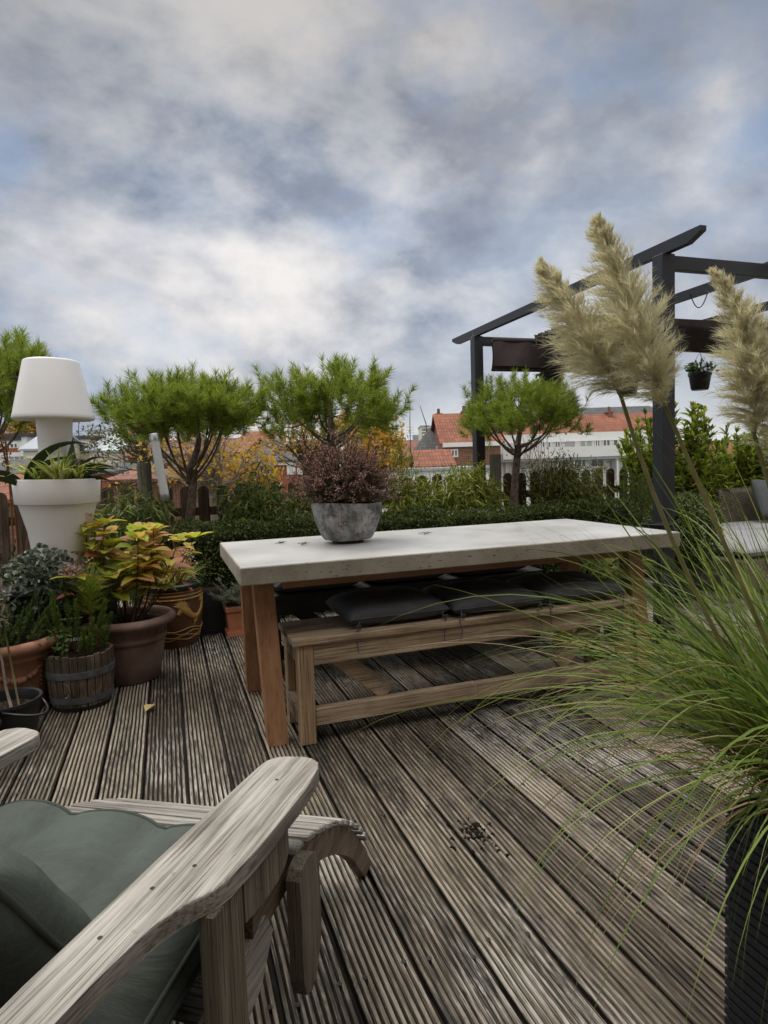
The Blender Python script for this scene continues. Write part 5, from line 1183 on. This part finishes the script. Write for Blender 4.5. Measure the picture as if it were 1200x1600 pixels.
plume((1.10, .80, .46), (.785, .973, 1.25), (.675, 1.052, 1.50), .046, 330, 2, (-.03, .02, 0))
plume((1.12, .74, .46), (.945, .835, 1.17), (.895, .876, 1.445), .041, 320, 3)
plume((1.18, .72, .46), (1.02, .80, 1.08), (.965, .85, 1.34), .045, 260, 4)

# ================================================================== HOUSES BEYOND THE ROOF EDGE
GZ = -9.2
def house(name, label, d, px0, px1, py, dep, wall, roof=None, rmat=None, wins=(), chim=(), bands=(), cat='house', group=None, eave=.25, fascia=None):
    x0, z0 = far(px0, py, d); x1, z1 = far(px1, py, d); xc = (x0+x1)/2; zt = (z0+z1)/2-GZ; hx = (x1-x0)/2
    t = thing(name, label, cat, lev(xc, d, GZ), -YAW, group)
    def loc(px, py_, dd=d): x, z = far(px, py_, dd); return x-xc, z-GZ
    mb = MB(); mb.box((-hx, 0, 0), (hx, dep, zt)); mb.build('wall', wall, t)
    rf = None
    if roof:
        k = roof[0]; mb = MB(); e = eave
        if k == 'gable':
            _, zr = loc((px0+px1)/2, roof[1], d+dep/2); y2 = dep/2
            mb.add([(-hx-e, -e, zt-.02), (hx+e, -e, zt-.02), (hx+e, y2, zr), (-hx-e, y2, zr), (-hx-e, dep+e, zt-.02), (hx+e, dep+e, zt-.02), (-hx-e, -e, zt+.12), (hx+e, -e, zt+.12), (hx+e, y2, zr+.14), (-hx-e, y2, zr+.14), (-hx-e, dep+e, zt+.12), (hx+e, dep+e, zt+.12)],
                   [(0, 3, 2, 1), (3, 4, 5, 2), (6, 7, 8, 9), (9, 8, 11, 10), (0, 1, 7, 6), (5, 4, 10, 11), (0, 6, 9, 3), (3, 9, 10, 4), (1, 2, 8, 7), (2, 5, 11, 8)])
            w2 = MB(); w2.add([(-hx, .02, zt+.001), (-hx, dep-.02, zt+.001), (-hx, y2, zr-.05)], [(0, 1, 2)]); w2.add([(hx, .02, zt+.001), (hx, dep-.02, zt+.001), (hx, y2, zr-.05)], [(2, 1, 0)]); w2.build('gable_wall', wall, t)
        elif k in ('hip', 'front'):
            y2 = dep/2 if k == 'hip' else 0.
            xa, zr = loc(roof[1], roof[3], d+y2); xb, zr2 = loc(roof[2], roof[3], d+y2); zr = (zr+zr2)/2
            if k == 'hip': mb.add([(-hx-e, -e, zt), (hx+e, -e, zt), (hx+e, dep+e, zt), (-hx-e, dep+e, zt), (xa, y2, zr), (xb, y2, zr)], [(0, 1, 5, 4), (1, 2, 5), (2, 3, 4, 5), (3, 0, 4), (3, 2, 1, 0)])
            else: 
                mb.add([(-hx-e, -.02, zt), (hx+e, -.02, zt), (xb, -.02, zr), (xa, -.02, zr), (-hx-e, dep, zt), (hx+e, dep, zt), (xb, dep, zr), (xa, dep, zr)], [(0, 1, 2, 3), (1, 5, 6, 2), (2, 6, 7, 3), (3, 7, 4, 0), (5, 4, 7, 6)])
        elif k == 'flat': mb.box((-hx-.15, -.15, zt+.002), (hx+.15, dep, zt+roof[1]))
        rf = mb.build('roof', rmat, t)
    for (a, b, c, e_) in chim:
        xa, za = loc(a, c, d+dep*.45); xb, zb_ = loc(b, e_, d+dep*.45); mb = MB(); mb.box((xa, dep*.45-.4, zb_-.8), (xb, dep*.45+.5, za)); mb.box((xa-.06, dep*.45-.46, za+.002), (xb+.06, dep*.45+.56, za+.12))
        for q in np.linspace(xa+.2, xb-.2, 3): mb.lathe([(.11, za+.12), (.09, za+.5), (0, za+.5)], 10, (q, dep*.45, 0))
        mb.build('chimney', M['brick'], rf or t)
    for bd in bands:
        a, b, c, e_, m = bd[:5]; out = bd[5] if len(bd) > 5 else .06
        xa, za = loc(a, c); xb, zb_ = loc(b, e_); mb = MB(); mb.box((xa, -out, zb_), (xb, -.003, za)); mb.build('fascia' if out < .2 else 'balcony', m, t)
    for w_ in wins:
        a, c, b, e_, m = w_[:5]; nm = w_[5] if len(w_) > 5 else 2
        xa, za = loc(a, c); xb, zb_ = loc(b, e_); fr = .09; mb = MB()
        mb.box((xa, -.05, zb_), (xb, -.002, zb_+fr)); mb.box((xa, -.05, za-fr), (xb, -.002, za)); mb.box((xa, -.05, zb_+fr), (xa+fr, -.002, za-fr)); mb.box((xb-fr, -.05, zb_+fr), (xb, -.002, za-fr))
        for i in range(1, nm): xm = xa+(xb-xa)*i/nm; mb.box((xm-fr/2, -.048, zb_+fr), (xm+fr/2, -.003, za-fr))
        f = mb.build('window', M['hwhite'], t); mb = MB(); mb.box((xa+fr*.5, -.022, zb_+fr*.5), (xb-fr*.5, -.004, za-fr*.5)); mb.build('pane', m, f)
    return t
P_, G_ = M['pane'], M['panegrey']
# left: white terrace with brick band behind the lamp
house('terraced_house', 'white house with brick band and two window rows left of the lamp stem', 48, -70, 41, 684, 9, M['hwhite'], ('flat', .25), M['hdark'],
      wins=[(-30, 693, -12, 701, P_), (-5, 693, 6, 701, P_), (9, 692, 29, 701, P_, 3), (-20, 715, -4, 727, P_), (0, 714, 7, 724, P_), (14, 712, 40, 724, G_, 3)], bands=[(-70, 32, 703, 710, M['brickred']), (-70, 41, 710, 713, M['hwhite'], .14), (-70, 33, 686, 688, M['hdark'], .12)])
t = house('roof_extension', 'grey panelled roof extension just left of the lamp stem', 46, 36, 66, 704, 7, M['hcream'], ('gable', 678), M['hgrey'], wins=[(42, 713, 54, 722, G_, 3)])
house('slate_roof_house', 'long dark slate roof low on the left behind the lamp planter', 34, -40, 74, 746, 7, M['brick'], ('gable', 722), M['rslate'])
house('tiled_house', 'low house with red orange tiles at the far left edge', 22, -60, 28, 786, 5, M['brick'], ('gable', 748), M['rred'])
house('flat_roof_house', 'cream flat roofed house right of the lamp stem', 52, 100, 139, 687, 9, M['hcream'], ('flat', .3), M['hdark'], wins=[(103, 690, 116, 697, G_), (120, 690, 136, 697, G_, 3)], bands=[(100, 142, 698, 707, M['hdark'], .3)])
house('mansard_house', 'grey mansard house with green tinted glass roof behind the left pine', 50, 139, 190, 704, 9, M['hcream'], ('gable', 681), M['hgrey'], wins=[(146, 708, 158, 716, P_), (163, 708, 176, 716, P_)], chim=[(170, 187, 690, 706)])
t = house('glass_roof_house', 'low house with greenish glass roof beside the brick chimney stack', 47, 164, 189, 706, 5, M['hcream'], ('gable', 683), M['greenglass'], wins=[(186.2, 710, 188.9, 717, P_, 1)])
house('apartment_block', 'far white apartment block with balcony rows above the cream house', 210, 134, 166, 674, 20, M['hwhite'], ('flat', .5), M['hgrey'], wins=[(136, 675.5, 163, 678, P_, 9), (136, 680, 163, 683, P_, 9)], cat='apartment block')
house('slate_roof_house', 'dark low slate roof behind the grey fence post on the left', 36, 158, 232, 739, 7, M['brickred'], ('gable', 724), M['rslate'])
house('tiled_house', 'low orange tiled roof beyond the fence under the leaning tube light', 27, 172, 300, 752, 6, M['brick'], ('gable', 738), M['rred2'])
house('brick_house', 'red brick back wall seen through the branches of the left pine', 40, 200, 380, 712, 9, M['brickred'], ('gable', 690), M['rred2'], wins=[(215, 716, 232, 730, P_), (262, 716, 280, 730, G_), (330, 716, 350, 730, P_)], chim=[(250, 262, 682, 694)])
house('slate_roof_house', 'grey slate roof between the left and middle pines', 38, 398, 486, 722, 9, M['brickred'], ('gable', 693), M['rslate'], bands=[(398, 486, 722, 725, M['hwhite'], .18)], wins=[(410, 730, 424, 742, P_), (448, 727, 462, 741, G_, 4), (464, 727, 478, 741, G_, 4)])
house('gabled_house', 'white gable end with orange roof behind the middle pine', 62, 370, 420, 696, 10, M['hwhite'], ('gable', 676), M['rred'])
house('ochre_roof_house', 'ochre tiled hipped house right of the pink heather', 44, 545, 620, 697, 9, M['brick'], ('hip', 585, 601, 656), M['rochre'], chim=[(581, 598, 652, 661)])
house('brick_house', 'low reddish roof between the ochre house and the dark gable', 70, 600, 668, 716, 10, M['brick'], ('gable', 691), M['rred2'])
house('slate_gable_house', 'dark slate gable with chimney beside the orange roof', 46, 652, 706, 710, 9, M['brick'], ('hip', 679, 706, 657), M['rslate'], chim=[(681, 690, 649, 662)], wins=[(681, 697, 690, 703, P_)], bands=[(655, 692, 706, 709, M['hwhite'], .2)])
house('tiled_house', 'small orange roofed extension with white walls low in the middle', 36, 655, 706, 731, 6, M['hwhite'], ('gable', 706), M['rred'], chim=[(676, 685, 719, 727)], wins=[(664, 736, 672, 748, P_, 1), (683, 736, 691, 748, P_, 1)])
house('white_extension', 'white flat roofed extension behind the yellow bamboo', 33, 560, 768, 736, 6, M['hwhite'], ('flat', .15), M['hgrey'], wins=[(672, 742, 684, 760, P_), (700, 742, 718, 764, G_), (740, 742, 756, 760, P_)])
house('red_roof_house', 'big orange red tiled roof with brown brick wall behind the far pergola post', 42, 693, 782, 694, 10, M['brick'], ('gable', 648), M['rred'], bands=[(691, 784, 692.5, 696, M['hwhite'], .3)], chim=[(722, 729, 645, 653), (752, 758, 642, 652)], wins=[(704, 702, 716, 714, P_), (744, 704, 752, 715, P_)])
mid = [(785, 686, 799, 701, G_), (803, 688, 820, 701, G_), (826, 688, 841, 701, P_), (846, 686, 852, 700, P_, 1), (855, 686, 861, 700, P_, 1), (866, 687, 876, 700, P_), (880, 687, 900, 701, G_, 1), (905, 686, 926, 700, G_), (929, 685, 938, 699, P_), (941, 685, 954, 699, P_), (957, 686, 966, 699, P_, 1), (972, 686, 990, 700, G_), (996, 686, 1010, 700, P_), (1018, 686, 1032, 700, G_)]
low = [(784, 720, 792, 745, G_, 1), (796, 718, 822, 746, G_, 3), (830, 718, 846, 745, G_), (855, 716, 864, 728, P_), (870, 716, 886, 730, P_), (894, 716, 916, 730, P_, 3), (922, 716, 944, 730, P_), (950, 718, 958, 735, G_, 1), (970, 716, 986, 736, P_), (996, 716, 1012, 736, P_)]
house('row_house', 'long row of white houses with balconies under one orange roof', 50, 782, 1062, 683, 10, M['hwhite'], ('gable', 650), M['rred'], wins=mid+low, bands=[(782, 1064, 680.5, 684, M['hwhite'], .34), (782, 1062, 702, 709, M['hwhite'], 1.1), (782, 1062, 709.5, 713, M['hgrey'], 1.0), (850, 945, 714, 716, M['hdark'], .1), (866, 868.5, 713, 750, M['hwhite'], .9), (891, 893, 713, 750, M['hwhite'], .9), (957, 960, 713, 750, M['hwhite'], .9)], cat='row of houses', chim=[(872, 879, 645, 655), (948, 955, 645, 655)])
house('slate_roof_house', 'thin dark slate ridge above the orange row roof', 75, 915, 1040, 655, 10, M['brick'], ('gable', 637), M['rslate'])
house('tiled_house', 'orange roofed white house at right behind the wicker backrest', 26, 1090, 1230, 727, 7, M['hwhite'], ('gable', 697), M['rred'], wins=[(1172, 742, 1184, 762, P_), (1194, 740, 1206, 764, P_)], bands=[(1090, 1230, 727, 730, M['hwhite'], .2)])
house('tower_block', 'far grey tower block with rows of windows left of the slate gable', 260, 657, 671, 667, 16, M['hcream'], ('flat', .6), M['hgrey'], wins=[(659, 670+5*i, 670, 672.6+5*i, P_, 4) for i in range(4)], cat='tower block')
for a, b, c, lab in ((545, 600, 688, 'long far brown roofed block on the horizon behind the ochre house'), (600, 655, 691, 'far low grey block on the horizon below the antenna masts'), (1040, 1240, 690, 'far pale block on the horizon at the right edge')): house('distant_block', lab, 300, a, b, c, 20, M['hgrey'], ('flat', .8), M['rochre'], wins=[(a+4+i*9, c+3, a+9+i*9, c+6, P_) for i in range(4)], cat='building')
t = thing('water_tank', 'far grey round tank standing on the skyline', 'tank', lev(far(650, 690, 280)[0], 280, GZ)); zt_ = far(650, 680, 280)[1]-GZ; mb = MB(); mb.lathe([(1.5, 0), (1.5, zt_), (1.2, zt_+.3), (0, zt_+.4)], 20); mb.build('tank_body', M['hgrey'], t)
for (px, pt, pb, d, lab) in ((639, 624, 700, 60, 'tallest thin antenna mast in the middle of the skyline'), (667, 634, 690, 52, 'leaning thin antenna beside the dark slate gable'), (617, 660, 700, 60, 'short thin antenna right of the ochre roof'), (121, 655, 695, 52, 'thin mast above the cream house by the lamp')):
    x, zt_ = far(px, pt, d); _, zb_ = far(px, pb, d); mb = MB(); lean = -.6 if px == 667 else .1; mb.tube([(0, 0, zb_-3), (lean*.2, 0, (zt_+zb_)/2), (lean, 0, zt_)], [.05, .04, .02], 6)
    for k in range(4): zz = zb_+(zt_-zb_)*(.25+.06*k); mb.tube([(-.5+.05*k, 0, zz), (.5-.05*k, 0, zz)], .015, 5)
    o = mb.build('antenna', M['hdark'], loc=lev(x, d, 0)); tag(o, lab, 'antenna')

# ================================================================== AUTUMN TREES IN THE GARDENS BELOW
def tree(name, label, px, py, d, w, h, mats, n_leaf, seed, ls=.07, bare=40, bmat='twig', trunkr=.12):
    """crown centred on the photograph point at distance d; w, h are crown half-sizes in metres"""
    q = np.random.default_rng(seed); x, zc = far(px, py, d); t = thing(name, label, 'tree', lev(x, d, GZ), 0); zc -= GZ
    mt = MB(); mt.tube([(0, 0, 0), (.1, .05, zc*.5), (0, 0, zc-h*.6), (0, 0, zc+h*.3)], [trunkr*1.5, trunkr*1.2, trunkr, trunkr*.3], 10)
    ends = []
    for k in range(bare):
        a = q.uniform(0, 6.28); el = q.uniform(-.2, 1.45); r = q.uniform(.6, 1.05); e = np.array([w*r*math.cos(a)*math.cos(el), w*r*math.sin(a)*math.cos(el), zc+h*r*math.sin(el)]); s0 = np.array([0, 0, zc-h*q.uniform(.2, .9)])
        c = curve(s0, e, q.normal(size=3)*.12*w+np.array([0, 0, -.06*h]), 7); mt.tube(c, np.linspace(trunkr*.28, trunkr*.05, 7), 5, cap=False)
        for j in range(4): b0 = c[q.integers(3, 7)]; e2 = b0+q.normal(size=3)*np.array([w, w, h])*.22; mt.tube(curve(b0, e2, q.normal(size=3)*.03*w, 4), np.linspace(trunkr*.08, trunkr*.03, 4), 4, cap=False); ends.append(e2)
        ends.append(e)
    mt.build('trunk', M[bmat], t); ends = np.array(ends); mats = mats if isinstance(mats, list) else [mats]
    mb = MB(); c = ends[q.integers(0, len(ends), n_leaf)]+q.normal(size=(n_leaf, 3))*np.array([w, w, h])*.10; mb.leafs(c, q.normal(size=(n_leaf, 3))+np.array([0, 0, -.4]), q.uniform(.6, 1.2, n_leaf)*ls, ls*.75, .2, 2, 'ovate'); mb.build('crown', M[mats[0]], t)
tree('autumn_tree', 'bare twiggy tree with sparse yellow leaves behind the left pine', 330, 725, 8.6, .95, .62, 'yleaf', 950, 1, .06, 60, 'barepale', .05)
tree('autumn_tree', 'yellow leaved tree glowing between the dark bamboo and the heather', 395, 742, 9.4, .42, .42, 'yleaf', 900, 2, .06, 30, 'twig', .04)
tree('autumn_tree', 'mottled orange tree showing above the middle of the heather', 475, 690, 13, .95, .60, 'oleaf', 900, 3, .08, 45, 'twig', .06)
tree('autumn_tree', 'golden leaved tree directly right of the heather', 588, 712, 12, .62, .62, 'yleaf', 1900, 4, .085, 40, 'twig', .06)
tree('autumn_tree', 'greenish yellow tree top above the right of the heather', 560, 672, 17, 1.0, .45, 'oleaf', 1500, 5, .10, 40, 'twig', .07)
tree('autumn_tree', 'far orange brown round tree beside the lamp stem', 46, 676, 62, 2.1, 1.6, 'oleaf', 2600, 6, .28, 60, 'twig', .2)
tree('garden_tree', 'dull brown twiggy tree behind the grey mansard house', 225, 690, 24, 2.4, 1.3, 'gleaf', 1200, 7, .12, 70, 'twig', .08)
tree('garden_tree', 'bare pale branched tree behind the crooked pine', 842, 742, 11, .55, .75, 'gleaf', 120, 8, .05, 26, 'barepale', .05)
for k, (px, w) in enumerate(((330, 9), (420, 8), (500, 10), (560, 7), (800, 9), (870, 6), (1000, 10), (1120, 9), (1190, 8), (640, 6), (-10, 9), (120, 6))): pass
mb = MB(); q = np.random.default_rng(77); n = 9000; xx = q.uniform(-330, 330, n); hh = (1.5+1.2*np.sin(xx*.05)+.8*np.sin(xx*.17+1)); P = np.stack([xx, np.full(n, 0.)+q.normal(size=n)*3, q.uniform(0, 1, n)*(8.5+hh)], -1)
mb.leafs(P, q.normal(size=(n, 3)), q.uniform(1.2, 2.6, n), 1.6, 0, 2, 'ovate'); o = mb.build('far_woods', M['farleaf'], loc=lev(0, 340, GZ), rz=-YAW); tag(o, 'low dark band of far trees along the horizon', 'woods', kind='stuff')
mb = MB(); q = np.random.default_rng(78); n = 16000; P = np.stack([q.uniform(-26, 30, n), q.uniform(-8, 14, n), q.uniform(0, 2.6, n)], -1); mb.leafs(P, q.normal(size=(n, 3)), q.uniform(.12, .3, n), .2, 0, 2, 'ovate')
tag(mb.build('garden_shrubbery', M['gleaf'], loc=lev(0, 20, GZ), rz=-YAW), 'tangled garden greenery far below the roof edge', 'shrubbery', kind='stuff')
